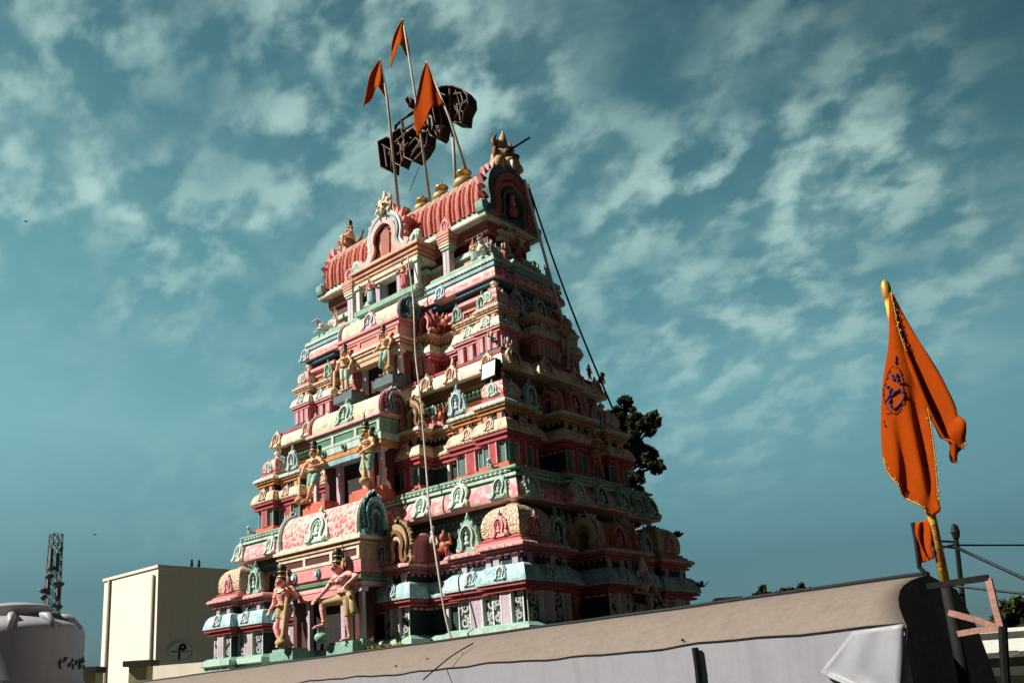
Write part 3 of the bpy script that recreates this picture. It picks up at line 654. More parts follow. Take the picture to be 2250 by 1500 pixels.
b = MB(fm('F')); b.box((0, -.72, 6.05), (.5, .05, .62), DARK); b.box((0, -.90, 6.33), (.8, .2, .07), CREAM)
for sg in (-1, 1): b.box((sg*.30, -.84, 6.04), (.12, .26, .62), LAV)
b.build('doorway', st4)
b = MB(fm('F')); b.box((0, -.85, 5.80), (1.7, .45, .10), MINT); b.build('pedestal', st4)
# the big front nasi on the vault
g = MB(fm('F') @ Matrix.Translation((0, -.96, 6.73)))
om = catmull([(-.92, .16), (-.82, .02), (-.62, .0), (-.50, .10), (-.40, .30), (-.44, .55), (-.36, .82), (-.16, 1.0), (0, 1.04), (.16, 1.0), (.36, .82), (.44, .55), (.40, .30), (.50, .10), (.62, .0), (.82, .02), (.92, .16)], 4)
sc2 = lambda s_, dz=0: [(p.x*s_*.92, p.y*s_*.87+dz) for p in om]
g.prism(sc2(.98)[6:-6], -.25, .02, SALMON)
g.ribbon(sc2(.98), .17, -.1, .08, WHITE); g.ribbon(sc2(.985), .05, .07, .11, BLUE); g.ribbon(sc2(.80, .02), .11, -.1, .12, LPINK); g.ribbon(sc2(.66, .03)[8:-8], .04, -.1, .06, MAROON)
petals(g, sc2(1.10, -.01)[13:-13], .45, .075, -.06, .03, PINK, 2)
g.prism([(-.10, .0), (.10, .0), (.13, .5), (0, .70), (-.13, .5)], .0, .05, TERRA)
for sx in (-1, 1): g.ell((sx*.86, -.04, .13), (.13, .06, .12), LMINT, 10); g.ell((sx*.72, -.05, .07), (.08, .06, .07), WHITE, 8)
g.build('vault_gable', st4)
b = MB(fm('F')); b.box((0, -.55, 7.10), (.9, .66, .78), RIBRED); b.build('gable_backing', st4)
def yali(parent, M_, sc, A, B, name='lion_mask'):
    y = MB(M_ @ Matrix.Scale(sc, 4))
    y.ell((0, 0, .22), (.26, .20, .24), A, 14); y.ell((0, -.16, .12), (.17, .12, .10), A, 10)
    for s_ in (-1, 1):
        y.ell((s_*.11, -.16, .27), (.07, .06, .07), B, 8); y.ell((s_*.11, -.21, .27), (.035, .025, .035), BLACK, 6); y.ell((s_*.20, -.06, .10), (.10, .10, .13), A, 8); y.ell((s_*.13, -.02, .46), (.09, .08, .10), A, 8)
        y.tube([(s_*.17, 0, .36), (s_*.24, 0, .52), (s_*.17, -.02, .66)], [.06, .045, .012], B, 6); y.ell((s_*.25, -.03, .28), (.05, .05, .12), B, 8)
        y.tube([(s_*.10, -.24, .08), (s_*.12, -.27, -.02), (s_*.08, -.27, -.09)], [.03, .025, .006], WHITE, 6)
    y.ell((0, -.24, .17), (.07, .06, .05), B, 8); y.tube([(0, 0, .42), (0, 0, .62), (0, -.02, .78)], [.1, .07, .015], A, 8)
    return y.build(name, parent, smooth=True)
yali(st4, Matrix.Translation((0, -.97, 7.60)), .72, CREAM, TAN)
for s_ in (-1, 1): yali(st4, Matrix.Translation((s_*.27, -.95, 7.44)), .34, OCHRE, BROWN)
# ribbed vault
rib_count = 36
vault = barrel(st4, 'F', 0, 2.22, 6.93, 7.93, .66, RIBRED, RIDGE, 'ribbed_vault', rib=.085, top=RIDGE, ov=1.12)
om2 = catmull([(-.68, .20), (-.66, .06), (-.56, .0), (-.50, .12), (-.47, .32), (-.50, .56), (-.40, .84), (-.18, 1.02), (0, 1.06), (.18, 1.02), (.40, .84), (.50, .56), (.47, .32), (.50, .12), (.56, .0), (.66, .06), (.68, .20)], 4)
for sg in (-1, 1):
    Mg = fm('R' if sg > 0 else 'L') @ Matrix.Translation((0, -2.24, 6.80))
    g = MB(Mg); q = lambda s_, dz=0: [(p.x*1.12*s_, p.y*1.04*s_+dz) for p in om2]
    g.prism(q(1.0)[8:-8], -.05, .08, SLATE)
    g.ribbon(q(1.0)[12:-12], .20, -.08, .15, SLATE); g.ribbon(q(1.0)[:14], .17, -.04, .13, MINT); g.ribbon(q(1.0)[-14:], .17, -.04, .13, MINT); g.ribbon(q(.82, .04)[8:-8], .12, 0, .2, ROSE); g.ribbon(q(.68, .06)[8:-8], .07, 0, .16, ORANGE); g.ribbon(q(.52, .09)[6:-6], .06, 0, .2, SLATE)
    g.prism([(.20*math.cos(t), .40+.28*math.sin(t)) for t in [2*math.pi*i/14 for i in range(14)]], .05, .1, BLACK)
    g.ell((0, -.15, .42), (.07, .06, .10), SALMON, 8); g.ell((0, -.15, .26), (.13, .08, .12), ROSE, 8); g.ell((0, -.15, .55), (.05, .05, .06), SALMON, 8)
    petals(g, q(1.08, -.01)[11:-11], .45, .085, -.06, .04, PINK, 2)
    for s_ in (-1, 1): g.ell((s_*.72, -.05, .16), (.10, .08, .13), LMINT, 10); g.ell((s_*.66, -.08, .08), (.10, .08, .09), GREEN, 8)
    g.build('gable_end', st4)
    b = MB(Mg)
    for i, (r_, x_) in enumerate(((1.02, -.10), (1.04, -.2))): b.ribbon([(p.x*1.06*r_, p.y*1.02*r_) for p in om2][10:-10], .06, x_-.03, x_+.03, TAN)
    b.build('gable_rim', st4)
    if sg < 0: continue
    yali(st4, Mg @ Matrix.Translation((0, -.02, 1.10)), 1.15, OCHRE, BROWN)
    rg = MB(Mg); rg.ell((0, -.03, 1.10), (.22, .12, .16), ROSE, 10); rg.build('crest_knob', st4)
kudu(st4, 'R', -.30, 2.38, 6.08, .3, 'pale', .9); 
kudu(st4, 'R', .0, 2.33, 6.62, .22, 'cream', 1.3)
b = MB(fm('R')); b.sweep([(-.30, -2.31), (.30, -2.31), (.30, -2.1), (-.30, -2.1)], [(-.1, 6.42, ROSE), (0, 6.42, ROSE), (.03, 6.46, CREAM), (.03, 6.5, CREAM), (-.02, 6.52, ROSE), (.06, 6.6, CREAM), (.02, 6.64, CREAM)]); b.build('niche_hood', st4)
# ------------------------------------------------------------------ figures
def V(*a): return Vector(a)
class Caps:
    """capsules and ellipsoids merged by a voxel remesh into one continuous body"""
    def __init__(s): s.b = MB()
    def cap(s, p, q, r0, r1, n=10):
        p, q = Vector(p), Vector(q); d = q-p; L_ = max(d.length, 1e-5); d = d/L_; pts = []; rs = []
        for i in range(5): a = math.pi/2*i/4; pts.append(p-d*r0*math.cos(a)*.98); rs.append(max(r0*math.sin(a), r0*.06))
        for i in range(1, 5): t = i/5; pts.append(p+d*L_*t); rs.append(r0+(r1-r0)*t)
        for i in range(5): a = math.pi/2*i/4; pts.append(q+d*r1*math.sin(a)*.98); rs.append(max(r1*math.cos(a), r1*.06))
        s.b.tube(pts, rs, HAIR, n)
    def ell(s, c, r, rot=None): s.b.ell(c, r, HAIR, 14, rot)
    def mesh(s, name, m, scale, vox=.017, smooth=3):
        b = s.b; b.mats = [m]; o = b.build('tmp_body')
        rm = o.modifiers.new('r', 'REMESH'); rm.mode = 'VOXEL'; rm.voxel_size = vox*S; rm.use_smooth_shade = True
        sm = o.modifiers.new('s', 'SMOOTH'); sm.factor = .5; sm.iterations = smooth
        dg = bpy.context.evaluated_depsgraph_get(); me = bpy.data.meshes.new_from_object(o.evaluated_get(dg))
        bpy.data.objects.remove(o); me.name = name; me.transform(Matrix.Scale(scale, 4))
        me.materials.clear(); me.materials.append(m); me.polygons.foreach_set('use_smooth', [True]*len(me.polygons)); return me
def link(name, me, parent):
    o = bpy.data.objects.new(name, me); COL.objects.link(o); o.parent = parent; return o
def hand(c, wrist, elbow, side, grip=.5):
    d = (wrist-elbow).normalized(); sidev = d.cross(V(0, -1, 0)); sidev = sidev.normalized() if sidev.length > .1 else V(1, 0, 0)
    nrm = sidev.cross(d).normalized(); palm = wrist+d*.055
    c.cap(wrist, palm, .028, .036); c.cap(palm-sidev*.018, palm+sidev*.018+d*.02, .024, .024)
    for k, (off, ln) in enumerate(((-.036, .065), (-.012, .080), (.012, .076), (.036, .058))):
        a = palm+d*.035+sidev*off; m = a+d*ln*.55+nrm*ln*.12*grip; e = m+(d*(1-grip)+nrm*grip*1.2)*ln*.5
        c.cap(a, m, .0125, .0115, 6); c.cap(m, e, .0115, .009, 6)
    t0 = palm-sidev*.03*side; t1 = t0-sidev*.035*side+d*.03; c.cap(t0, t1, .014, .012, 6); c.cap(t1, t1+d*.03+nrm*.01, .012, .010, 6)
BASE = dict(pel=(0, 0, .95), che=(0, -.01, 1.30), nk=(0, 0, 1.49), hd=(0, -.02, 1.63), sl=(-.21, 0, 1.43), el=(-.27, .0, 1.14), hl=(-.28, -.08, .90), sr=(.21, 0, 1.43), er=(.27, .0, 1.14), hr=(.28, -.08, .90),
            pl=(-.10, 0, .92), kl=(-.11, -.03, .50), al=(-.11, .02, .08), tl=(-.13, -.17, .03), pr=(.10, 0, .92), kr=(.11, -.03, .50), ar=(.11, .02, .08), tr=(.13, -.17, .03))
def figure(name, label, cat, loc, rz, h, pose, skin, cloth, clen=.7, crown='bun', mace=None, sash=None, group='painted guardian statues on the tower', extra_arms=False, skirt=None, orn=OCHRE, gripl=.5, gripr=.5):
    P = {k: Vector(v) for k, v in {**BASE, **pose}.items()}; k = h/2.0
    t = thing(name, label, cat, loc, rz, group); t.scale = (1.17, 1.12, 1.0)
    c = Caps()
    c.ell(P['che']+V(0, 0, .0), (.185, .115, .17)); c.cap(P['che'], (P['pel']+P['che'])/2, .135, .115); c.cap((P['pel']+P['che'])/2, P['pel'], .115, .135); c.ell(P['pel'], (.165, .12, .12))
    c.ell((P['pel']+P['che'])/2+V(0, -.06, -.05), (.10, .07, .10))
    for q in ('l', 'r'):
        sx = -1 if q == 'l' else 1
        c.ell(P['che']+V(sx*.085, -.085, .03), (.075, .045, .06)); c.cap(P['che']+V(sx*.1, 0, .10), P['s'+q], .085, .075)
        c.cap(P['s'+q], P['e'+q], .068, .050); c.cap(P['e'+q], P['h'+q], .048, .033); hand(c, P['h'+q], P['e'+q], sx, gripl if q == 'l' else gripr)
        c.cap(P['p'+q], P['k'+q], .105, .068); c.cap(P['k'+q], P['k'+q].lerp(P['a'+q], .35), .064, .066); c.cap(P['k'+q].lerp(P['a'+q], .35), P['a'+q], .064, .042)
        c.cap(P['a'+q]+V(0, 0, -.02), P['t'+q], .046, .034); c.cap(P['a'+q], P['a'+q]+(P['a'+q]-P['t'+q])*.25, .042, .036)
        for i in range(4): c.cap(P['t'+q], P['t'+q]+(P['t'+q]-P['a'+q]).normalized()*.05+V((i-1.5)*.022, 0, -.01), .014, .012, 6)
    if extra_arms:
        for sx in (-1, 1):
            s_ = P['s'+('l' if sx < 0 else 'r')]; e = s_+V(sx*.26, .02, -.02); hh = e+V(sx*.08, -.10, .26); c.cap(s_, e, .06, .045); c.cap(e, hh, .043, .03); hand(c, hh, e, sx)
    c.cap(P['nk']-V(0, 0, .04), P['hd']-V(0, 0, .06), .06, .055)
    hd = P['hd']; c.ell(hd, (.092, .105, .125)); c.ell(hd+V(0, -.03, -.07), (.062, .07, .055)); c.cap(hd+V(0, -.10, .03), hd+V(0, -.125, -.02), .012, .020, 6)
    c.cap(hd+V(-.05, -.085, .045), hd+V(.05, -.085, .045), .018, .018, 6); c.cap(hd+V(-.025, -.10, -.062), hd+V(.025, -.10, -.062), .014, .014, 6)
    for sx in (-1, 1): c.ell(hd+V(sx*.095, .01, -.01), (.022, .03, .05))
    link('body', c.mesh('body', skin, k), t)
    f = MB(Matrix.Scale(k, 4))
    for sx in (-1, 1):
        f.ell(hd+V(sx*.04, -.098, .018), (.022, .012, .012), WHITE, 8); f.ell(hd+V(sx*.04, -.108, .018), (.011, .008, .011), HAIR, 6); f.tube([hd+V(sx*.015, -.11, .045), hd+V(sx*.045, -.105, .058), hd+V(sx*.075, -.09, .045)], .007, HAIR, 5)
        f.tube([hd+V(0, -.118, -.042), hd+V(sx*.035, -.108, -.045), hd+V(sx*.075, -.085, -.025)], [.011, .010, .004], HAIR, 6)
    f.ell(hd+V(0, -.108, -.066), (.026, .012, .009), RED, 8)
    f.build('face_paint', t, smooth=True)
    hb = MB(Matrix.Scale(k, 4))
    if crown == 'bun':
        hb.lathe([(.098, -.03), (.105, .03), (.10, .08), (.085, .11), (.09, .14), (.098, .22), (.09, .30), (.06, .35), (.02, .37)], hd+V(0, .02, .06), HAIR, 14); hb.build('hair', t, smooth=True)
        hb = MB(Matrix.Scale(k, 4)); hb.lathe([(.112, 0), (.118, .02), (.112, .04)], hd+V(0, .02, .09), GOLD, 14); hb.lathe([(.095, 0), (.100, .015), (.095, .03)], hd+V(0, .02, .22), GOLD, 14)
        for sx in (-1, 1): hb.ell(hd+V(sx*.15, .03, .02), (.055, .03, .10), orn, 10)
        hb.build('headband', t, smooth=True)
    else:
        hb.lathe([(.10, -.03), (.125, .0), (.115, .05), (.12, .09), (.09, .12), (.10, .16), (.07, .21), (.075, .25), (.04, .31), (.05, .34), (.008, .42)], hd+V(0, .01, .05), crown, 14)
        for sx in (-1, 1): hb.ell(hd+V(sx*.14, .03, .0), (.05, .03, .10), crown, 10)
        hb.build('crown', t, smooth=True)
    j = MB(Matrix.Scale(k, 4)); nk = P['nk']
    j.tube([nk+V(.13*math.cos(a), -.055-.06*math.sin(a)-.05, -.05-.10*math.sin(a)) for a in [math.pi*i/10 for i in range(11)]], .016, GOLD, 6); j.build('necklace', t, smooth=True)
    for q in ('l', 'r'):
        for nm_, a_, e_, f_, l_, r_ in (('armlet', 's', 'e', .55, .02, .067), ('bracelet', 'e', 'h', .85, .02, .043), ('anklet', 'k', 'a', .9, .018, .056)):
            m = P[a_+q].lerp(P[e_+q], f_); d = (P[e_+q]-P[a_+q]).normalized()*l_; j = MB(Matrix.Scale(k, 4)); j.tube([m-d, m+d], r_, GOLD, 10); j.build(nm_, t, smooth=True)
    if skirt:
        c = Caps(); c.ell(P['pel']+V(0, 0, .02), (.18, .135, .09))
        mid = (P['pl']+P['pr'])/2; bot = (P['kl']+P['kr']+P['al']+P['ar'])/4; c.cap(mid, bot, .15, .17); c.cap(P['pl'], P['kl'].lerp(P['al'], .4), .12, .11); c.cap(P['pr'], P['kr'].lerp(P['ar'], .4), .12, .11)
        link('skirt', c.mesh('skirt', cloth, k, .02, 2), t)
    else:
        c = Caps(); c.ell(P['pel']+V(0, -.005, -.01), (.182, .138, .125))
        for q in ('l', 'r'): c.cap(P['p'+q], P['p'+q].lerp(P['k'+q], clen), .122, .122-.038*clen)
        link('loincloth', c.mesh('loincloth', cloth, k, .02, 2), t)
    w = MB(Matrix.Scale(k, 4)); w.lathe([(.17, 0), (.188, .02), (.175, .05)], P['pel']+V(0, 0, .06), orn, 16); w.ell(P['pel']+V(0, -.17, .085), (.05, .03, .045), GOLD, 8)
    if sash:
        a = P['pel']+V(*sash[0]); e = P['pel']+V(*sash[1]); pts = catmull([a, a.lerp(e, .4)+V(.06, -.03, .05), e], 5); w.tube(pts, [.05+.012*math.sin(i)+.02*i/10 for i in range(len(pts))], cloth, 8)
    w.build('sash', t, smooth=True)
    if mace:
        b0 = Vector(mace[0]); top = Vector(mace[1]); x = MB(Matrix.Scale(k, 4)); d = (top-b0)
        pr = [(.0, .02), (.02, .08), (.07, .125), (.14, .15), (.2, .125), (.25, .06), (.28, .075), (.31, .045), (1.0, .035)]
        L_ = d.length; x.tube([b0+d.normalized()*(p[0]*(1 if p[0] == 1.0 else 1)*(L_ if p[0] == 1.0 else 1.0)) for p in pr], [p[1] for p in pr], mace[2], 12); x.build('mace', t, smooth=True)
    return t
G_D = 'pairs of guardian statues beside the tower doorways'
figure('guardian_statue', 'pink guardian statue with one knee raised, yellow loincloth trailing, right of the lowest doorway', 'statue', (.76, -2.80, -.57), R(-8), 1.42,
       dict(pel=(.06, 0, .95), che=(-.02, -.05, 1.28), nk=(-.05, -.07, 1.47), hd=(-.08, -.11, 1.61), sl=(-.22, -.08, 1.40), el=(-.24, -.26, 1.14), hl=(-.46, -.34, .95), sr=(.17, -.02, 1.43), er=(.45, -.02, 1.34), hr=(.36, -.20, 1.14),
            pl=(-.04, -.02, .92), kl=(-.44, -.24, .87), al=(-.36, -.24, .42), tl=(-.40, -.42, .35), pr=(.14, 0, .92), kr=(.15, -.03, .49), ar=(.13, .02, .08), tr=(.14, -.17, .03)),
       SKINP, OCHRE, .85, sash=((.16, -.06, .05), (.42, -.10, -.42)), mace=((-.37, -.28, 0), (-.40, -.30, .40), MINT), group=G_D)
figure('guardian_statue', 'pink guardian statue with crossed legs and one hand raised, left of the lowest doorway', 'statue', (-.80, -2.80, -.57), R(8), 1.36,
       dict(che=(.0, -.03, 1.29), hd=(-.02, -.06, 1.62), pl=(-.10, 0, .92), kl=(-.06, -.18, .50), al=(.10, -.20, .14), tl=(.14, -.34, .06), pr=(.10, 0, .92), kr=(.06, -.10, .50), ar=(.13, .05, .08), el=(-.27, -.03, 1.12), hl=(-.22, -.20, .92), er=(.42, -.05, 1.20), hr=(.36, -.24, 1.42)),
       SKINP, OCHRE, .42, mace=((.16, -.24, 0), (.34, -.26, 1.2), OCHRE), group=G_D)
figure('guardian_statue', 'tan guardian statue in teal shorts leaning on a mace, left of the second doorway', 'statue', (-.74, -2.20, 1.91), R(6), 1.10,
       dict(pl=(-.10, 0, .92), kl=(-.10, -.10, .50), al=(-.12, .0, .08), pr=(.10, 0, .92), kr=(.10, -.18, .52), ar=(-.10, -.16, .14), tr=(-.16, -.30, .06), el=(-.36, -.06, 1.16), hl=(-.38, -.16, .90), er=(.40, -.04, 1.20), hr=(.22, -.24, 1.12)),
       SKINT, MINT, .75, mace=((-.38, -.2, 0), (-.38, -.2, .92), OCHRE), group=G_D)
figure('guardian_statue', 'tan guardian statue with folded arms and mint loincloth, right of the second doorway', 'statue', (.70, -2.20, 1.91), R(-10), 1.12,
       dict(hd=(-.03, -.05, 1.62), el=(-.34, -.12, 1.16), hl=(-.10, -.26, 1.10), er=(.40, -.08, 1.18), hr=(.14, -.28, 1.0), pl=(-.10, 0, .92), kl=(-.06, -.16, .52), al=(.12, -.12, .14), tl=(.18, -.26, .06)),
       SKINT, MINT, .9, mace=((.20, -.24, 0), (.16, -.26, .95), OCHRE), group=G_D)
figure('guardian_statue', 'ochre guardian statue in pale mint shorts with arms lowered, left of the third doorway', 'statue', (-.56, -1.60, 4.03), R(4), .92,
       dict(che=(-.03, -.02, 1.30), el=(-.34, -.05, 1.16), hl=(-.36, -.12, .92), er=(.38, -.05, 1.16), hr=(.36, -.15, .92)), SKINT, LMINT, .85, mace=((-.38, -.18, 0), (-.38, -.16, .95), TAN), group=G_D)
figure('guardian_statue', 'ochre guardian statue in green and red cloth bending a leg, right of the third doorway', 'statue', (.56, -1.60, 4.03), R(-8), .94,
       dict(che=(.03, -.03, 1.29), hd=(-.02, -.08, 1.60), el=(-.32, -.12, 1.16), hl=(-.24, -.28, .98), er=(.40, -.04, 1.24), hr=(.42, -.16, .98), kr=(.16, -.18, .52), ar=(.20, .04, .22), tr=(.22, -.08, .10)), SKINT, MINT, .95, sash=((-.1, -.1, 0), (-.16, -.12, -.62)), mace=((.36, -.14, 0), (.42, -.18, .95), OCHRE), group=G_D)
figure('attendant_statue', 'small pink attendant statue in a blue skirt, left of the top doorway', 'statue', (-.47, -1.0, 5.86), 0, .66, dict(er=(.36, -.04, 1.2), hr=(.44, -.18, 1.34)), SKINP, BLUE, skirt=1, group='attendant statues beside the top doorway')
figure('attendant_statue', 'small pink attendant statue in a rose skirt, right of the top doorway', 'statue', (.47, -1.0, 5.86), 0, .70, dict(el=(-.34, -.04, 1.2), hl=(-.22, -.22, 1.08)), SKINP, ROSE, skirt=1, group='attendant statues beside the top doorway')
G_R = 'deity statues on the shaded side of the tower'
figure('deity_statue', 'grey many-armed deity statue with a golden crown, kneeling low on the shaded side', 'statue', (4.16, .22, -.56), R(80), 1.15,
       dict(pel=(0, 0, .66), che=(-.03, -.10, .98), nk=(-.04, -.12, 1.16), hd=(-.05, -.16, 1.29), sl=(-.23, -.10, 1.10), el=(-.36, -.12, .82), hl=(-.10, -.26, .74), sr=(.18, -.08, 1.12), er=(.38, -.10, .84), hr=(.50, -.14, .55), pl=(-.1, 0, .63), kl=(-.18, -.40, .60), al=(-.14, -.34, .14), tl=(-.15, -.5, .06), pr=(.1, 0, .63), kr=(.34, -.22, .34), ar=(.22, .10, .08), tr=(.25, -.02, .04)), SKING, MAROON, .6, crown=CREAM, group=G_R)
figure('deity_statue', 'orange brown four-armed dancing deity statue on the shaded side of the second storey', 'statue', (3.50, .26, 1.86), R(78), .84,
       dict(che=(-.04, -.04, 1.30), hd=(-.05, -.06, 1.63), el=(-.36, -.05, 1.22), hl=(-.20, -.24, 1.16), er=(.40, -.05, 1.24), hr=(.5, -.15, 1.05), kl=(-.26, -.22, .62), al=(-.06, -.16, .30), tl=(-.04, -.30, .20), kr=(.14, -.06, .5), ar=(.22, .0, .08)), SKINO, ORANGE, .7, crown=OCHRE, extra_arms=True, group=G_R)
figure('deity_statue', 'red goddess statue with raised arms standing below the shaded gable at the top', 'statue', (2.40, .04, 5.90), R(85), .66, dict(el=(-.36, -.05, 1.22), hl=(-.44, -.16, 1.42), er=(.36, -.05, 1.2), hr=(.42, -.18, 1.40)), SKINO, RED, skirt=1, crown=ORANGE, extra_arms=True, group=G_R)
rider = figure('rider_statue', 'tan crowned rider statue seated on a grey horse, shaded side of the third storey', 'statue', (3.03, .42, 4.24), R(60), .80,
       dict(pel=(0, 0, .50), che=(0, -.04, .86), nk=(0, -.04, 1.05), hd=(0, -.07, 1.19), sl=(-.21, -.02, 1.0), el=(-.38, -.08, .82), hl=(-.30, -.26, .98), sr=(.21, -.02, 1.0), er=(.36, -.1, .76), hr=(.22, -.32, .70), pl=(-.1, 0, .48), kl=(-.26, -.30, .36), al=(-.26, -.20, -.06), tl=(-.28, -.34, -.10), pr=(.1, 0, .48), kr=(.26, -.30, .36), ar=(.26, -.20, -.06), tr=(.28, -.34, -.1)), SKINT, OCHRE, .7, crown=OCHRE, group=G_R)
def beast(name, label, cat, loc, rz, sc, m, horns=None, couch=True, group=None):
    t = thing(name, label, cat, loc, rz, group); c = Caps()
    hz = .34 if couch else .78
    c.cap((0, .42, hz), (0, -.30, hz+.04), .24, .26); c.ell((0, .42, hz), (.25, .26, .25)); c.cap((0, -.30, hz+.08), (0, -.52, hz+.40), .17, .11)
    c.ell((0, -.22, hz+.26), (.12, .16, .12)); c.cap((0, -.54, hz+.44), (0, -.78, hz+.32), .105, .068); c.ell((0, -.80, hz+.31), (.07, .06, .065))
    for sx in (-1, 1):
        c.cap((sx*.09, -.50, hz+.50), (sx*.20, -.46, hz+.50), .03, .018, 6)
        if couch: c.cap((sx*.18, -.36, .20), (sx*.20, -.66, .10), .085, .06); c.cap((sx*.20, -.66, .10), (sx*.19, -.40, .05), .055, .045); c.cap((sx*.20, .42, .24), (sx*.30, .18, .16), .13, .09); c.cap((sx*.30, .18, .14), (sx*.28, -.02, .06), .065, .045)
        else:
            c.cap((sx*.14, -.34, hz-.08), (sx*.15, -.44, hz-.40), .10, .06); c.cap((sx*.15, -.44, hz-.40), (sx*.14, -.36, .04), .055, .045)
            c.cap((sx*.16, .46, hz-.04), (sx*.18, .38, hz-.34), .13, .08); c.cap((sx*.18, .38, hz-.34), (sx*.17, .58, hz-.50), .07, .05); c.cap((sx*.17, .58, hz-.50), (sx*.16, .54, .04), .05, .045)
    c.cap((0, .64, hz+.12), (.06, .74, hz-.18), .035, .03, 6)
    link('body', c.mesh('body', m, sc, .022, 3), t)
    f = MB(Matrix.Scale(sc, 4))
    for sx in (-1, 1):
        f.ell((sx*.085, -.62, hz+.46), (.02, .03, .028), HAIR, 8)
        if horns: f.tube([(sx*.07, -.50, hz+.53), (sx*.14, -.50, hz+.64), (sx*.09, -.52, hz+.74)], [.035, .028, .008], horns, 6)
    f.tube([(.13*math.cos(a), -.42+.1*math.sin(a)*0-.0, hz+.24+.13*math.sin(a)) for a in [2*math.pi*i/12 for i in range(13)]], .03, GOLD, 6)
    f.build('trappings', t, smooth=True); return t
beast('horse_statue', 'grey horse statue carrying the tan rider on the shaded third storey', 'statue', (3.03, .42, 4.0), R(60), .42, SKING, None, False)
beast('bull_statue', 'white bull statue lying at the near top corner under the vault', 'statue', (2.27, -.74, 5.915), R(20), .36, WHITE, GREY, True, 'white bull statues at the top corners')
beast('bull_statue', 'white bull statue lying at the far left top corner under the vault', 'statue', (-2.16, -.74, 5.915), R(-25), .36, WHITE, GREY, True, 'white bull statues at the top corners')
figure('attendant_statue', 'tiny seated attendant statue with blue cloth behind the near white bull', 'statue', (2.02, -.74, 5.90), R(15), .50, dict(), SKINT, BLUE, skirt=1, group='small attendants behind the bulls')
figure('attendant_statue', 'tiny standing attendant statue with pale cloth behind the far white bull', 'statue', (-1.86, -.74, 5.90), R(-15), .50, dict(), SKINT, WHITE, skirt=1, group='small attendants behind the bulls')
figure('attendant_statue', 'small tan attendant statue with mint cloth on the second cornice left of the barrel porch', 'statue', (-1.30, -1.72, 2.91), R(5), .56, dict(hr=(.3, -.2, 1.3)), SKINT, MINT, skirt=1, group='small attendants on the cornices')
figure('attendant_statue', 'small pink attendant statue on the lowest cornice left of the central porch', 'statue', (-1.22, -2.30, .585), R(5), .62, dict(el=(-.34, -.04, 1.2), hl=(-.26, -.2, 1.36)), SKINP, LAV, skirt=1, group='small attendants on the cornices')
figure('attendant_statue', 'small salmon attendant statue on the third cornice left of the barrel porch', 'statue', (-1.04, -1.12, 4.81), R(5), .46, dict(hr=(.3, -.2, 1.3)), SKINP, PINK, skirt=1, group='small attendants on the cornices')
pt = at_y(785, 535, -.1)
figure('seated_statue', 'weathered tan statue sitting with drawn up knees on the left end of the red vault', 'statue', (pt.x, -.20, 7.90), R(-30), 1.1,
       dict(pel=(0, 0, .16), che=(0, -.08, .52), nk=(0, -.10, .70), hd=(0, -.14, .84), sl=(-.2, -.1, .66), el=(-.30, -.28, .44), hl=(-.2, -.42, .40), sr=(.2, -.1, .66), er=(.32, -.26, .44), hr=(.2, -.42, .42), pl=(-.1, 0, .14), kl=(-.2, -.40, .44), al=(-.16, -.44, .06), tl=(-.17, -.58, .03), pr=(.1, 0, .14), kr=(.2, -.40, .44), ar=(.16, -.44, .06), tr=(.17, -.58, .03)), SKINT, BROWN, .6, group=None, mace=((.34, .1, 0), (.75, .2, .42), BROWN))

# small relief figures fixed to the ledges, parts of their storey
def relief_mesh(skin, cl, v):
    c = Caps(); z0 = .0
    if v == 0:      # standing, one arm up
        c.cap((-.07, 0, .45), (-.09, 0, .05), .075, .05); c.cap((.07, 0, .45), (.12, -.06, .05), .075, .05); c.cap((0, 0, .45), (0, -.02, .78), .13, .15); c.ell((0, -.04, 1.0), (.09, .09, .12)); c.cap((0, 0, .85), (0, -.02, .95), .06, .06); c.cap((0, 0, 1.08), (0, 0, 1.25), .07, .03)
        c.cap((-.17, 0, .80), (-.34, -.04, .66), .055, .045); c.cap((-.34, -.04, .66), (-.36, -.12, .92), .045, .035); c.cap((.17, 0, .80), (.30, -.02, .58), .055, .045); c.cap((.30, -.02, .58), (.18, -.14, .48), .045, .04)
    elif v == 1:    # squatting dwarf
        c.ell((0, 0, .40), (.19, .15, .22)); c.ell((0, -.05, .72), (.12, .12, .14)); c.cap((0, 0, .82), (0, 0, .98), .09, .03)
        for sx in (-1, 1): c.cap((sx*.14, 0, .25), (sx*.30, -.20, .30), .09, .07); c.cap((sx*.30, -.20, .30), (sx*.24, -.16, .04), .065, .05); c.cap((sx*.18, 0, .54), (sx*.36, -.04, .46), .06, .05); c.cap((sx*.36, -.04, .46), (sx*.34, -.08, .78), .05, .045)
    else:           # crouching lion
        c.cap((0, .12, .26), (0, -.10, .42), .17, .19); c.ell((0, -.20, .66), (.17, .16, .18)); c.ell((0, -.34, .60), (.09, .08, .08))
        for sx in (-1, 1): c.cap((sx*.13, -.16, .40), (sx*.15, -.24, .04), .07, .055); c.cap((sx*.17, .10, .22), (sx*.20, -.08, .05), .09, .06); c.ell((sx*.13, -.14, .82), (.05, .04, .07))
    me = c.mesh('relief_figure', skin, 1.0, .035, 2); me.materials.append(cl)
    for p in me.polygons:
        z = p.center.z/S
        if v == 0 and .20 < z < .52 or v == 1 and .16 < z < .34: p.material_index = 1
    return me
REL = {}
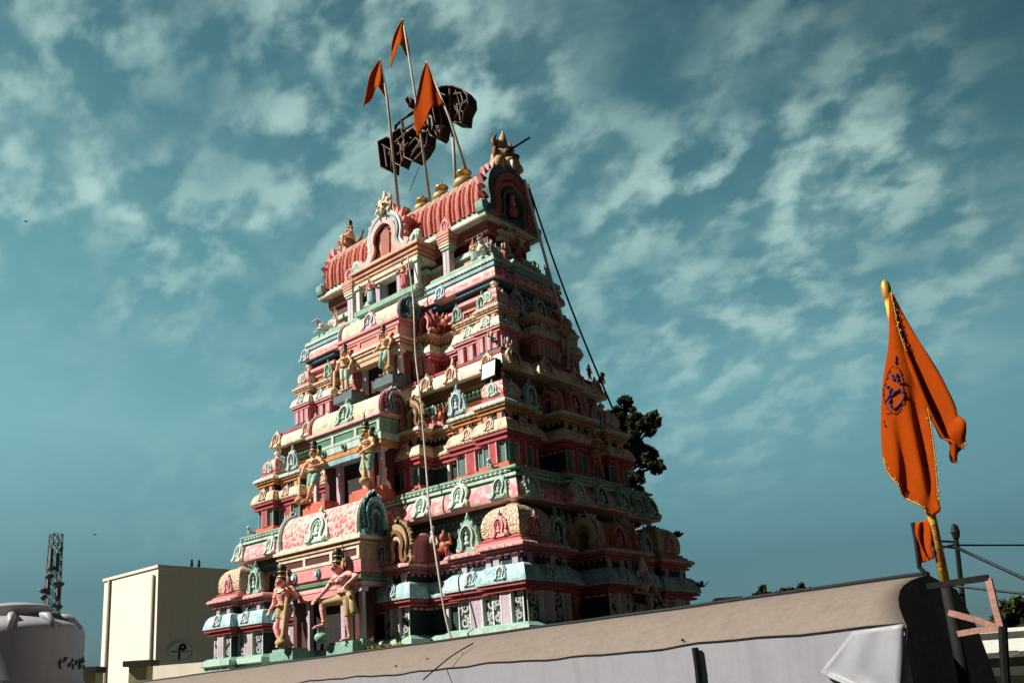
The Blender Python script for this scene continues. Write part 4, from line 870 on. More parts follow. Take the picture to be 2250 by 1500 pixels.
def relief(st, face, u, o_, z, h, k, v, rz=0):
    key = (k, v)
    if key not in REL: REL[key] = relief_mesh(*dict(t=(SKINT, MINT), p=(SKINP, BLUE), g=(SKING, OCHRE), o=(SKINO, RED), w=(WHITE, PINK), m=(LMINT, ROSE))[k], v)
    o = bpy.data.objects.new('relief_figure', REL[key]); COL.objects.link(o); o.parent = st
    o.location = (fm(face) @ Vector((u, -o_, z)))*S; o.rotation_euler = (0, 0, FACE_ROT[face]+rz); o.scale = (h,)*3; return o
rr = random.Random(5)
for st, L1, e0, lwx, lwy, rwx, rwy, h, ks in ((st1, .575, 1.79, 3.62, 2.02, 3.28, 1.62, .46, 'gotg'), (st2, 2.91, 3.87, 2.98, 1.50, 2.86, 1.24, .36, 'topm'), (st3, 4.81, 5.90, 2.52, .94, 2.58, .90, .28, 'tpwo')):
    for u in (-2.02, -1.78, 1.80, 2.02):
        relief(st, 'F', u*lwx/3.62, (lwy+rwy)/2+.04, L1, h*rr.uniform(.9, 1.15), rr.choice(ks), rr.choice((0, 1, 2)), rr.uniform(-.3, .3))
    for u in (-.80, -.62, .66, .84): relief(st, 'R', u*lwy/2.02, (lwx+rwx)/2+.06, L1, h*rr.uniform(1.0, 1.2), rr.choice(ks), rr.choice((0, 1)), rr.uniform(-.3, .3))
for u in (-3.30, 3.02): relief(st1, 'F', u, 1.80, 1.80, .20, 'm', 2)
for u in (-1.55, -1.15, 1.10, 1.45): relief(st2, 'R', u, 2.98, 3.86, .26, rr.choice('togp'), rr.choice((0, 1, 2)))
for u in (-.78, -.4, .42, .8): relief(st3, 'R', u, 2.46, 5.90, .30, rr.choice('togp'), rr.choice((0, 1)))
for u in (-1.95,): relief(st4, 'F', u, .72, 5.90, .28, 't', 0)
for u in (-.92, -.3, .3, .92): relief(st1, 'R', u, 4.06 if abs(u) < .5 else 3.7, -.53 if abs(u) > .5 else .575, .5 if abs(u) > .5 else .34, rr.choice('go'), 0)

# ------------------------------------------------------------------ roof pots, flags, sign, lamp, ropes
BRASS = mat('old_brass', (.34, .25, .10), rough=.55, metal=.4, grime=.7, bump=.1)
def pot(x, sc, label):
    t = thing('finial_pot', label, 'finial pot', (x, 0, 7.93), 0, 'brass finial pots along the ridge'); b = MB(Matrix.Scale(sc, 4))
    b.lathe([(.34, 0), (.36, .04), (.28, .07), (.22, .10), (.34, .20), (.40, .34), (.36, .48), (.22, .58), (.15, .62)], (0, 0, 0), BRASS, 18); b.build('vessel', t, smooth=True)
    b = MB(Matrix.Scale(sc, 4)); b.lathe([(.14, .61), (.15, .70), (.26, .76), (.28, .80), (.20, .84), (.14, .86), (.10, .92), (.03, 1.02), (.008, 1.10)], (0, 0, 0), GOLD, 14); b.build('lid', t, smooth=True)
for x, sc, l in ((-.46, 0.473, 'small dull brass finial pot half hidden behind the front gable'), (.07, 0.482, 'brass finial pot second from the front gable on the ridge'), (.62, 0.516, 'brass finial pot between the two middle flag poles on the ridge'), (1.24, 0.576, 'largest looking brass finial pot, next to the shaded gable end')): pot(x, sc, l)
SAFF = mat('saffron_cloth', (.385, .058, .004), rough=.9, grime=.15, bump=.05, spec=.03, drift=.4); DSAFF = mat('dark_saffron_cloth', (.40, .075, .006), rough=.9, grime=.25, bump=.05, spec=.03, drift=.4)
for m in (SAFF, DSAFF):                                            # thin cloth lets some light through
    t_ = m.node_tree; bs = t_.nodes['Principled BSDF']; tr = t_.nodes.new('ShaderNodeBsdfTranslucent'); tr.inputs[0].default_value = (.45, .07, .006, 1); ms_ = t_.nodes.new('ShaderNodeMixShader'); ms_.inputs[0].default_value = .25
    o_ = t_.nodes['Material Output']; t_.links.new(bs.outputs[0], ms_.inputs[1]); t_.links.new(tr.outputs[0], ms_.inputs[2]); t_.links.new(ms_.outputs[0], o_.inputs[0])
POLE = mat('bamboo_pole', (.36, .34, .29), rough=.7); RUST = mat('rusty_iron', (.030, .017, .013), rough=.75, grime=.6); RUSTP = mat('rusty_pink_iron', (.20, .12, .10), rough=.7, grime=.7); GOLDT = mat('gold_trim', (.42, .26, .05), rough=.5, metal=.3, grime=.5)
z3 = lambda x, y: (780+x/3.75, 20+y/3.75)
def curve_at(pts, t):
    f = t*(len(pts)-1); i = min(int(f), len(pts)-2); return pts[i].lerp(pts[i+1], f-i)
def cloth(name, parent, left, right, plane, m, amp, freq, bow=0, nr=26, ncol=16, thick=.012, ph=0, origin=None, depthf=None):
    """cloth between two edges given as points; rows top to bottom with fold waves in depth"""
    Lc = catmull([(p[0], p[1], 0) for p in left], 6); Rc = catmull([(p[0], p[1], 0) for p in right], 6); G = []
    for i in range(nr+1):
        t = i/nr; a, b_ = curve_at(Lc, t), curve_at(Rc, t); row = []
        for j in range(ncol+1):
            s_ = j/ncol; p = a.lerp(b_, s_); p.y -= bow*(t**2)*4*s_*(1-s_)
            w = plane(p.x, p.y); d = depthf(p.x, p.y, s_, t) if depthf else amp*math.sin(freq*s_*6.28+ph+t*2.2)*(.25+t)+amp*.4*math.sin(13*s_+7*t)*t
            row.append(w+Vector((d*.64, -d*.72, 0)))
        G.append(row)
    b = MB(); b.grid(G, m); o = b.build(name, parent, smooth=True, origin=origin)
    sd_ = o.modifiers.new('thickness', 'SOLIDIFY'); sd_.thickness = thick*S; sd_.offset = 0
    return G, o
def child(mb, name, t, smooth=False):
    mb.v = [p-t.location/S for p in mb.v]; return mb.build(name, t, smooth=smooth)
def ridge_flag(label, top, mid, base_xyz, left, right, Y, bow, amp, ph, dark=False):
    P0 = Vector(base_xyz); t = thing('ridge_flag', label, 'flag', P0, 0, 'orange flags above the tower')
    b = MB(); b.tube([P0, at_y(*z3(*mid), Y*.5+P0.y*.5), at_y(*z3(*top), Y)], [.030, .026, .018], POLE, 8); child(b, 'flag_pole', t, True)
    G, o = cloth('flag_cloth', t, [z3(*p) for p in left], [z3(*p) for p in right], lambda x, y: at_y(x, y, Y), DSAFF if dark else SAFF, amp, 1.3, bow/3.75, ph=ph, origin=None)
    me = o.data
    for v in me.vertices: v.co -= t.location
ridge_flag('small dark orange flag on the leftmost pole above the tower', (207, 408), (265, 740), at_y(*z3(362, 1660), -.2), [(203, 425), (130, 550), (95, 690), (70, 830)], [(209, 415), (240, 600), (266, 745)], -.2, 115, .10, .5, True)
ridge_flag('highest orange flag with two ragged tails on the tallest pole', (393, 82), (500, 740), (.32, 0, 7.9), [(388, 98), (325, 215), (295, 320), (290, 460)], [(398, 88), (430, 230), (455, 390)], 0, 95, .12, 2.2, True)
ridge_flag('largest bright orange flag hanging in front of the rusty sign', (588, 430), (780, 900), (1.30, .1, 8.2), [(586, 447), (542, 570), (508, 740), (484, 890), (515, 1060)], [(593, 440), (652, 600), (720, 765)], -.15, 55, .06, 1.1)
# rusty letter sign seen from behind
SY = .30
sg_t = thing('rooftop_sign', 'dark rusty sign of box letters on a rail above the vault, seen from behind', 'sign', at_y(*z3(835, 1500), SY))
def signpoly(pts, m, d0, d1):
    b = MB(); q = [at_y(*z3(*p), SY) for p in pts]; n = len(q); vs = [(p.x, SY+d0, p.z) for p in q]+[(p.x, SY+d1, p.z) for p in q]
    b.add(vs, [tuple(range(n, 2*n))[::-1]]+[(i, (i+1) % n, n+(i+1) % n, n+i) for i in range(n)], m)
    b.tube([(p.x, SY+d0, p.z) for p in q+[q[0]]], .017, RUSTP if m is RUST else RUST, 5)
    c = sum(q, Vector())/n
    for k in range(0, n, 2): b.tube([(q[k].x, SY+d0*.6, q[k].z), (c.x*.8+q[(k+3) % n].x*.2, SY+d0*.3, c.z*.8+q[(k+3) % n].z*.2)], .014, RUSTP, 5)
    return b
POL = [[(220, 1110), (300, 1070), (335, 1090), (345, 1130), (330, 1360), (245, 1320)], [(345, 1040), (410, 1000), (430, 1050), (440, 1230), (410, 1310), (352, 1280), (350, 1120)], [(445, 1060), (520, 1000), (560, 1040), (640, 1030), (630, 1130), (590, 1200), (520, 1275), (446, 1240)],
       [(560, 880), (620, 850), (660, 780), (735, 800), (760, 980), (740, 1070), (720, 1095), (660, 1060), (640, 980), (570, 1000)], [(690, 690), (760, 670), (850, 660), (930, 690), (970, 740), (975, 810), (940, 880), (930, 965), (850, 960), (790, 900), (765, 820)], [(462, 780), (490, 750), (512, 790), (492, 835)]]
for i, p in enumerate(POL): child(signpoly(p, RUST, -.12-.012*i, .12), 'letter_box', sg_t)
b = MB()
for ln in [[(240, 1130), (262, 1300)], [(330, 1095), (420, 1015)], [(350, 1200), (440, 1095)], [(452, 1225), (560, 1065)], [(440, 1130), (500, 1060), (540, 1090), (470, 1180)], [(780, 655), (782, 905)], [(815, 700), (870, 690), (890, 760), (860, 850), (870, 920)], [(820, 900), (850, 850), (840, 780)], [(480, 960), (540, 1010)], [(660, 1000), (740, 960)]]:
    b.tube([at_y(*z3(*p), SY-.19) for p in ln], .018, RUSTP, 6)
child(b, 'strut', sg_t)
b = MB(); b.tube([at_y(*z3(*p), SY) for p in [(333, 1040), (336, 965), (380, 915), (520, 830), (640, 770)]], .035, RUST, 6); b.tube([at_y(*z3(*p), SY) for p in [(385, 920), (402, 1010)]], .03, RUST, 6); b.tube([at_y(*z3(*p), SY) for p in [(320, 1040), (490, 945), (640, 870)]], .035, RUST, 6)
child(b, 'rail', sg_t)
b = MB(); b.tube([at_y(*z3(*p), SY-.1) for p in [(600, 900), (605, 1000), (630, 1010), (640, 960), (630, 890), (600, 870)]], .022, GREY, 6); child(b, 'hoop', sg_t)
for ln in [[(800, 960), (835, 1520)], [(300, 1060), (362, 1660)]]: 
    b = MB(); b.tube([at_y(*z3(*p), SY-.05) for p in ln], .035, POLE, 8); child(b, 'support_pole', sg_t, True)
b = MB(); b.tube([at_y(*z3(530, 1300), SY), at_y(*z3(450, 1500), SY)], .008, RUST, 5); child(b, 'stay_wire', sg_t)

def cable(name, pts, r, m, label, cat, sag=0, group=None):
    b = MB(); pts = [Vector(p) for p in pts]
    if sag:
        a, e = pts[0], pts[-1]; pts = [a.lerp(e, i/14)-Vector((0, 0, sag*4*(i/14)*(1-i/14))) for i in range(15)]
    else: pts = catmull(pts, 5)
    b.tube(pts, r, m, 6); o = b.build(name, None, True, origin=pts[0]); return tag(o, label, cat, group)
ROPE = mat('pale_rope', (.52, .47, .42), rough=.85); WIRE = mat('black_wire', (.006, .008, .009), rough=.5, grime=.1)
cable('hanging_rope', [at_y(895, 560, -1.1), at_y(906, 640, -1.2), at_y(910, 700, -1.5), at_y(913, 780, -1.55), at_y(924, 880, -1.75), at_y(935, 1010, -1.95), at_y(945, 1130, -2.2), at_y(962, 1250, -2.45), at_y(978, 1350, -2.5), at_y(994, 1412, -2.55)], .014, ROPE, 'thin pale rope hanging down the sunlit front of the tower', 'rope')
cable('white_cable', [at_x(1152, 395, 2.44), at_x(1180, 500, 2.5), at_x(1210, 610, 2.62), at_x(1238, 708, 2.9)], .027, mat('white_cable', (.88, .86, .86), grime=.1), 'white cable running down from the shaded gable end', 'cable')
cable('guy_cable', [at_x(1160, 405, 2.30), at_x(1212, 560, 2.65), at_x(1270, 715, 3.0), at_x(1345, 895, 3.4)], .018, WIRE, 'thick dark cable along the far edge of the tower', 'cable')
cable('iron_bar', [at_x(1118, 331, 2.35), at_x(1163, 303, 2.44)], .022, BLACK, 'short black iron bar sticking out of the shaded gable crest', 'bar')
cable('conductor_wire', [at_y(752, 1178, -2.74), at_y(756, 1235, -2.76), at_y(758, 1282, -2.76)], .010, WIRE, 'thin black wire down the panels above the lowest doorway', 'wire')
cable('conductor_wire', [at_y(800, 905, -2.20), at_y(801, 930, -2.17), at_y(803, 985, -2.15)], .010, WIRE, 'thin black wire down the green panels above the second doorway', 'wire')
c0 = at_y(1076, 813, -1.56); fl = thing('floodlight', 'white faced floodlight in a black frame at the near corner of the second eave', 'floodlight', c0, R(-6))
b = MB(Matrix.Rotation(R(-8), 4, 'X')); b.box((0, .035, 0), (.34, .10, .30), BLACK)
for sx in (-1, 1): b.box((sx*.163, -.022, 0), (.02, .02, .30), BLACK)
for sz in (-1, 1): b.box((0, -.023, sz*.143), (.305, .018, .02), BLACK)
b.build('housing', fl); b = MB(Matrix.Rotation(R(-8), 4, 'X')); b.box((0, -.022, 0), (.302, .012, .262), mat('lamp_glass', (.82, .84, .84), rough=.15, grime=.05, bump=0)); b.build('lens', fl)
b = MB(); b.tube([(-.14, .08, .0), (-.14, .20, .12), (.14, .20, .12), (.14, .08, .0)], .012, BLACK, 6); b.build('bracket', fl)

# ------------------------------------------------------------------ canopy in front of the tower
TANS = mat('tan_canopy_sheet', (.185, .15, .13), rough=.85, grime=.75, bump=.12, drift=.5, gcol=(.16, .12, .09)); TARP = mat('grey_tarpaulin', (.25, .25, .29), rough=.7, grime=.25, bump=.05, drift=.2); WTARP = mat('white_plastic_sheet', (.27, .28, .315), rough=.5, grime=.2, bump=.05, drift=.2); DTARP = mat('dark_tarpaulin', (.11, .105, .12), rough=.75, grime=.3, bump=.3)
A0 = at_y(2040, 1262, -6.0); B0 = at_z(300, 1500, A0.z); dirAB = (B0-A0).normalized(); nrm = Vector((dirAB.y, -dirAB.x, 0))
if nrm.y > 0: nrm = -nrm
B1 = A0+dirAB*(B0-A0).length*1.15
LW, LH = .68, .32
LE = nrm*LW-Vector((0, 0, LH))
can = thing('tarpaulin_canopy', 'long canopy roof of tan sheeting with grey tarpaulin sides in front of the tower', 'canopy', Vector((A0.x, A0.y, GZ)))
SKEW = next(k*.01 for k in range(0, 200) if proj(A0+LE-dirAB*(k*.01))[0] >= 1990)
LEN = (B1-A0).length; rng = random.Random(4)
b = MB(); G = []
for i in range(121):
    u = i/120*LEN; row = []
    for j in range(9):
        s_ = j/8; wob = .006*math.sin(u*2.3)+.004*math.sin(u*5.7+j); en = max(0, 1-u/.45)
        p = A0+dirAB*(u-SKEW*s_*en+.10*en*math.sin(math.pi*s_))+LE*s_+Vector((0, 0, .06*math.sin(math.pi*s_)+wob*(.3+s_))); row.append(p)
    G.append(row)
b.grid(G, TANS); o = child(b, 'tan_sheet', can, True); sd_ = o.modifiers.new('thickness', 'SOLIDIFY'); sd_.thickness = .02*S
top_edge = [r_[0] for r_ in G]; low_edge = [r_[-1] for r_ in G]; end_edge = G[0]
b = MB(); b.tube(top_edge, .022, WIRE, 6); child(b, 'ridge_bar', can)
b = MB(); Gw = []
for i, p in enumerate(low_edge): Gw.append([p+Vector((0, 0, .01))-Vector((0, 0, 3.2))*(j/10)+nrm*(.012*math.sin(i*.23+j*.5)*j/10+.035) for j in range(11)])
b.grid(Gw, TARP); child(b, 'tarpaulin_side', can, True)
b = MB(); b.tube([p+nrm*.03+Vector((0, 0, .012+.004*math.sin(i*1.7))) for i, p in enumerate(low_edge)], .009, WIRE, 5); child(b, 'gap_shadow_strip', can)  # black tube stands in for the thin gap shadow below the sheet edge
b = MB(); Ge = []                                                 # dark end cloth hanging in folds
back = [A0+Vector((.05, .25, -.03)), A0+Vector((.22, .55, -.45))]
for j in range(17):
    s_ = j/16; top = (end_edge[min(8, int((1-s_*1.25)*8))] if s_ < .8 else end_edge[0].lerp(back[0], (s_-.8)/.2)) if s_ < .8 else A0.lerp(A0+Vector((.06, .30, -.08)), (s_-.8)/.2)
    f = .16*math.sin(s_*13)+.07*math.sin(s_*29+1); row = []
    bot = ((low_edge[0]+dirAB*.16+nrm*.06).lerp(A0+Vector((.34, .55, 0)), s_)); 
    for i in range(15):
        t = i/14; p = top.lerp(Vector((bot.x+.10, bot.y, top.z-3.2)), t); q = top.lerp(Vector((bot.x, bot.y, top.z-3.2)), t**.6); p = Vector((q.x, q.y, top.z-3.2*t)); row.append(p+Vector((.7, -.3, 0))*f*min(1, t*2.2))
    Ge.append(row)
b.grid(Ge, DTARP); child(b, 'end_cloth', can, True)
b = MB(); Gp = []                                                 # loose white plastic corner over the tarpaulin
for i in range(15):
    row = []; t = i/14
    for j in range(13):
        s_ = j/12; pa = Vector((1988-14*t, 1369+165*t, 0)); pb = Vector((1874-74*min(1, t*1.5)+300*max(0, t-.67), 1386+92*min(1, t*1.5)+120*max(0, t-.67), 0)); p = pa.lerp(pb, s_)
        uu = A0+nrm*(LW+.075+.016*math.sin(s_*5+t*3)+.008*math.sin(11*s_+2*t)); d = ray(p.x, p.y); k_ = (uu-CPOS).dot(nrm)/d.dot(nrm); row.append(CPOS+d*k_)
    Gp.append(row)
b.grid(Gp, WTARP); o = child(b, 'plastic_sheet', can, True); sd_ = o.modifiers.new('thickness', 'SOLIDIFY'); sd_.thickness = .008*S
b = MB()
for u in (.6, 4.3, 8.0, 11.6):
    p = A0+dirAB*u+LE*.55; b.tube([p+Vector((0, 0, -.1)), Vector((p.x, p.y, GZ))], .035, GREY, 8)
child(b, 'post', can)
kp = lambda px, py, off: (lambda d: CPOS+d*((A0+nrm*(LW+off)-CPOS).dot(nrm)/d.dot(nrm)))(ray(px, py))
b = MB(); b.tube([kp(1527, 1422, .07), kp(1534, 1470, .07), kp(1540, 1540, .07)], .022, BLACK, 6); child(b, 'strap', can)
b = MB()
for px, py in ((1627, 1358), (1826, 1329), (1898, 1317), (1500, 1405), (1283, 1403), (1143, 1421), (1018, 1436), (1388, 1370), (940, 1448), (1220, 1395), (1770, 1330), (1960, 1300), (870, 1462), (1450, 1380), (1700, 1352)):
    d = ray(px, py); sn = LE.cross(dirAB).normalized(); k_ = (A0+Vector((0, 0, .035))-CPOS).dot(sn)/d.dot(sn); p = CPOS+d*k_; r_ = rng.uniform(.008, .018); b.ell(p, (r_*1.4, r_, r_), BLACK, 6)
child(b, 'washer', can)
sp = lambda px, py: (lambda d, sn: CPOS+d*((A0+Vector((0, 0, .09))-CPOS).dot(sn)/d.dot(sn)))(ray(px, py), LE.cross(dirAB).normalized())
cable('loose_wire', [sp(930, 1492), sp(965, 1462), sp(1000, 1435), sp(1040, 1412)], .006, WIRE, 'thin loose wire lying across the tan canopy sheet', 'wire')

# ------------------------------------------------------------------ large flag on its pole
FY = -6.35; pl = lambda x, y: at_y(x, y, FY)
fb = pl(2172, 1760); fl_t = thing('temple_flag', 'tall orange flag with a purple symbol and gold fringe on a yellow pole', 'flag', Vector((fb.x, fb.y, fb.z)))
YP = mat('yellow_pole_paint', (.62, .40, .04), rough=.5, grime=.7, second=(.50, .14, .03), pat='n', pscale=5)
b = MB(); b.tube([pl(1946, 632), pl(2046, 1130), pl(2079, 1290)], [.020, .023, .026], YP, 10); child(b, 'flag_pole', fl_t, True)
b = MB(); b.tube([pl(2079, 1290), pl(2120, 1500), fb], [.028, .030, .032], BLACK, 10); child(b, 'pole_base', fl_t, True)
b = MB(); b.lathe([(.01, -.10), (.026, -.06), (.028, .0), (.022, .03), (.010, .05)], pl(1946, 632), GOLDT, 10); child(b, 'pole_tip', fl_t, True)
def dleft(x, y, s_, t): return .045+.030*math.sin((x-1925-(y-900)*.16)/7.5+.6)*min(1, max(0, t-.35)*2.2)+.020*math.sin((x-1925)/21.0+1)*min(1, t*1.6)+.06*math.sin(math.pi*s_)*min(1, t*1.5)
GL, o = cloth('flag_cloth', fl_t, [(1948, 655), (1946, 760), (1932, 850), (1928, 950), (1942, 1045), (1990, 1095), (2042, 1138)], [(1951, 650), (1970, 740), (1998, 810), (2022, 880), (2032, 930), (2041, 1020), (2051, 1120)], pl, SAFF, 0, 0, 0, 50, 26, depthf=dleft)
for v in o.data.vertices: v.co -= fl_t.location
def dright(x, y, s_, t): return .02+.06*math.sin(s_*7.5+t*2.6)*min(1, t*2)+(.05*math.sin((t-.78)*22) if t > .78 else 0)
GR, o = cloth('flag_tail', fl_t, [(1950, 650), (1962, 740), (1990, 815), (2018, 893), (2050, 955), (2072, 982), (2103, 1017)], [(1956, 645), (1986, 710), (2022, 775), (2062, 845), (2088, 893), (2098, 925), (2119, 962)], pl, SAFF, 0, 0, 0, 44, 12, depthf=dright)
for v in o.data.vertices: v.co -= fl_t.location
b = MB(); rg = random.Random(2)
for edge in ([r_[-1] for r_ in GL][:14], [r_[-1] for r_ in GL][28:], [r_[0] for r_ in GL][30:], [r_[-1] for r_ in GR][34:], GR[-1]):
    b.tube([p+Vector((.005, -.012, 0)) for p in edge], .004, GOLDT, 5)
    for p, q in zip(edge[:-1], edge[1:]):
        for k_ in range(2):
            c = p.lerp(q, (k_+.5)/2); 
            if rg.random() < .8: b.ell(c+Vector((.01+rg.gauss(0, .006), -.015, rg.gauss(0, .006))), (rg.uniform(.002, .007), .004, rg.uniform(.002, .008)), GOLDT, 6)
child(b, 'gold_fringe', fl_t, True)
PURP = mat('purple_cloth_paint', (.065, .018, .07), rough=.8, grime=.1, bump=0); LINE = mat('dark_red_cloth_paint', (.20, .03, .02), rough=.8, grime=.1, bump=0)
zo = lambda x, y: (1900+x/6.82, 750+y/6.82)
def onflag(px, py):
    best = None
    for i, row in enumerate(GL):
        for j, p in enumerate(row):
            X, Y = proj(p); d = (X-px)**2+(Y-py)**2
            if best is None or d < best[0]: best = (d, p, (X, Y))
    P = best[1]; dd = (P-CPOS); w = dd.dot(_f); rr = ray(px, py); return CPOS+rr*w-dd.normalized()*.011
b = MB()
def stroke(pts, r, m):
    q = [onflag(*zo(p.x, p.y)) for p in catmull([(x, y, 0) for x, y in pts], 4)]; b.tube(q, r, m, 6)
stroke([(320, 670), (380, 700), (430, 755), (480, 740), (520, 722), (575, 765), (590, 830), (550, 905), (470, 990), (410, 985), (372, 920), (400, 830), (445, 760)], .008, PURP)
stroke([(385, 720), (372, 800), (340, 870), (285, 910)], .008, PURP); stroke([(410, 500), (440, 575), (470, 560), (475, 490)], .008, PURP); stroke([(475, 500), (500, 590), (540, 630), (590, 605)], .008, PURP)
stroke([(440+165*math.cos(a)*(1 if math.sin(a) > 0 else .8), 720+350*math.sin(a)) for a in [2*math.pi*i/18 for i in range(19)]], .003, LINE); stroke([(460, 215), (460, 330)], .005, LINE); stroke([(280, 1170), (300, 1260)], .005, LINE); stroke([(300, 1060), (370, 1080), (430, 1060)], .003, LINE)
child(b, 'flag_symbol', fl_t, True)
b = MB(); c_ = cloth('small_pennant', None, [(2012, 1150), (2010, 1180), (2022, 1215), (2030, 1235)], [(2040, 1140), (2042, 1180), (2042, 1205), (2048, 1225)], pl, SAFF, .05, 1.2, 0, 12, 10)[1]
st_p = thing('small_pennant', 'crumpled small orange pennant on a black stick beside the yellow pole', 'pennant', pl(2028, 1258)); 
for v in c_.data.vertices: v.co -= st_p.location
c_.parent = st_p; c_.name = 'pennant_cloth'
b = MB(); b.tube([pl(2006, 1148), pl(2014, 1195), pl(2020, 1245), pl(2032, 1258)], .014, BLACK, 6); child(b, 'stick', st_p)

# pink bracket and posts at the right
BY = -6.5; bl = lambda x, y: at_y(x, y, BY)
br = thing('metal_bracket', 'faded pink iron bracket frame with a dark top bar beside the flag pole', 'bracket', bl(2215, 1560))
b = MB(); b.tube([bl(2038, 1288), bl(2110, 1277), bl(2172, 1268)], .022, BLACK, 4); child(b, 'top_bar', br)
IRONP = mat('faded_pink_iron', (.36, .19, .155), rough=.6, grime=.75, bump=.4)
for ln in ([(2172, 1270), (2186, 1330), (2200, 1382)], [(2200, 1382), (2150, 1362), (2085, 1345)], [(2200, 1380), (2150, 1384), (2105, 1392)]):
    b = MB(); b.tube([bl(*p) for p in ln], .021, IRONP, 4); child(b, 'arm', br)
b = MB(); b.tube([bl(2203, 1375), bl(2208, 1470), bl(2215, 1560)], .022, BLACK, 8); child(b, 'post', br)
EYD = 14.0
ep = thing('electric_pole', 'thin black electric pole with cross arms behind the yellow flag pole', 'electric pole', Vector((at_d(2142, 1560, EYD).x, at_d(2142, 1560, EYD).y, GZ)))
pb = at_d(2142, 1560, EYD); b = MB(); b.tube([at_d(2099, 1165, EYD), at_d(2112, 1285, EYD), pb, Vector((pb.x, pb.y, GZ))], [.030, .034, .036, .04], WIRE, 8); child(b, 'pole', ep)
for ln in ([(2062, 1188), (2106, 1190)], [(2066, 1199), (2106, 1204)], [(2066, 1203), (2104, 1194)]):
    b = MB(); b.tube([at_d(*p, EYD) for p in ln], .017, WIRE, 6); child(b, 'cross_arm', ep)
b = MB(); b.ell(at_d(2099, 1168, EYD), (.06, .06, .12), WIRE, 8); child(b, 'insulator', ep)
GW = 'overhead wires at the right'
cable('overhead_wire', [at_d(2106, 1197, EYD), at_d(3200, 1186, EYD+5)], .013, WIRE, 'nearly level black overhead wire leaving the pole top', 'wire', .02, GW)
cable('overhead_wire', [at_d(2104, 1203, EYD), at_d(3000, 1580, EYD-3)], .024, WIRE, 'thickest black overhead wire sloping down to the right', 'wire', .05, GW)
cable('overhead_wire', [at_d(2058, 1282, EYD), at_d(3000, 1360, EYD-2)], .017, WIRE, 'lowest black overhead wire passing behind the bracket', 'wire', .04, GW)

# ------------------------------------------------------------------ left side: white building, tank, mast
WALLC = mat('cream_wall', (.80, .76, .66), grime=.16, bump=.03, drift=.15); WALLS = mat('parapet_wall', (.78, .73, .60), grime=.25, bump=.03, drift=.2); OLIVE = mat('olive_wall', (.46, .42, .22), grime=.4); CAPD = mat('dark_coping', (.03, .028, .026))
Ncn = at_d(348, 1245, 34); xl = at_y(230, 1270, Ncn.y).x
wb = thing('white_building', 'plain cream building block with drain pipes and a round sign behind the tower', 'building', Vector((Ncn.x, Ncn.y, GZ)))
b = MB(); b.box(((Ncn.x+xl)/2, Ncn.y+6, (Ncn.z+GZ)/2), (Ncn.x-xl, 12, Ncn.z-GZ), WALLC); child(b, 'wall', wb)
b = MB(); b.box(((Ncn.x+xl)/2, Ncn.y+6, Ncn.z+.03), (Ncn.x-xl+.10, 12.1, .10), WALLS); child(b, 'roof_edge', wb)
PIPE = mat('grey_pipe', (.42, .40, .34), grime=.3)
for px, py in ((240, 1272), (336, 1262)):
    q = at_y(px, py, Ncn.y-.06); b = MB(); b.tube([(q.x, Ncn.y-.06, q.z), (q.x, Ncn.y-.06, GZ)], .055, PIPE, 8); child(b, 'drain_pipe', wb, True)
bi = at_x(432, 1246, Ncn.x-.3)
for i, (px, py) in enumerate(((421, 1246), (437, 1244))):
    q = at_x(px, py, Ncn.x-.3); t = thing('perched_bird', ('dark bird perched on the roof edge of the cream building, nearer its corner', 'dark bird perched on the roof edge of the cream building, nearer the tower')[i], 'bird', (q.x, q.y, Ncn.z+.08), R(60), 'birds on the cream building')
    c = Caps(); c.cap((0, .0, .22), (0, .06, .42), .11, .09); c.ell((0, 0, .52), (.085, .10, .09)); c.cap((0, -.09, .52), (0, -.18, .50), .03, .01, 6); c.cap((0, .08, .2), (0, .22, -.06), .06, .03, 6); c.cap((.05, 0, .2), (.05, 0, 0), .02, .018, 5); c.cap((-.05, 0, .2), (-.05, 0, 0), .02, .018, 5)
    link('body', c.mesh('body', BLACK, .55, .02, 1), t)
for i, (px, py, s_) in enumerate(((208, 1174, .5), (57, 487, .5))):
    q = at_d(px, py, 60); t = thing('flying_bird', ('tiny dark bird flying above the cream building', 'tiny dark bird flying high at the left')[i], 'bird', q, R(30), 'flying birds')
    c = Caps(); c.cap((0, -.25, 0), (0, .25, 0), .08, .05); c.cap((0, 0, 0), (.42, .06, .14), .06, .02, 6); c.cap((0, 0, 0), (-.42, .06, .14), .06, .02, 6); link('body', c.mesh('body', BLACK, .42, .03, 1), t)
dc = at_x(397, 1430, Ncn.x+.08); sgn = thing('round_sign', 'oval white wall sign with a black letter P on the cream building', 'sign', dc)
b = MB(fm('R')); 
SG = mat('sign_white', (.85, .85, .84), grime=.1, bump=0); SGB = mat('sign_band', (.22, .26, .24), grime=.1, bump=0)
ew, eh = (at_x(420, 1428, dc.x).y-at_x(371, 1435, dc.x).y)/2*1.08, .32
b.prism([(ew*math.cos(a), eh*math.sin(a)) for a in [2*math.pi*i/28 for i in range(28)]], -.05, .0, SG); b.build('board', sgn)
b = MB(fm('R')); b.ribbon([(ew*.96*math.cos(a), eh*.96*math.sin(a)) for a in [2*math.pi*i/28 for i in range(29)]], .05, 0, .03, WHITE); b.build('rim', sgn)
b = MB(fm('R')); b.ribbon([(-.12*ew, -.85*eh), (-.12*ew, .25*eh)], .13*ew, 0, .02, BLACK); b.ribbon([(.16*ew+.22*ew*math.cos(a), .47*eh+.24*eh*math.sin(a)) for a in [2*math.pi*i/16 for i in range(17)]], .17*ew, 0, .022, BLACK); b.ribbon([(-.2*ew, .25*eh), (.2*ew, .24*eh)], .12*ew, 0, .024, BLACK); b.build('letter', sgn)
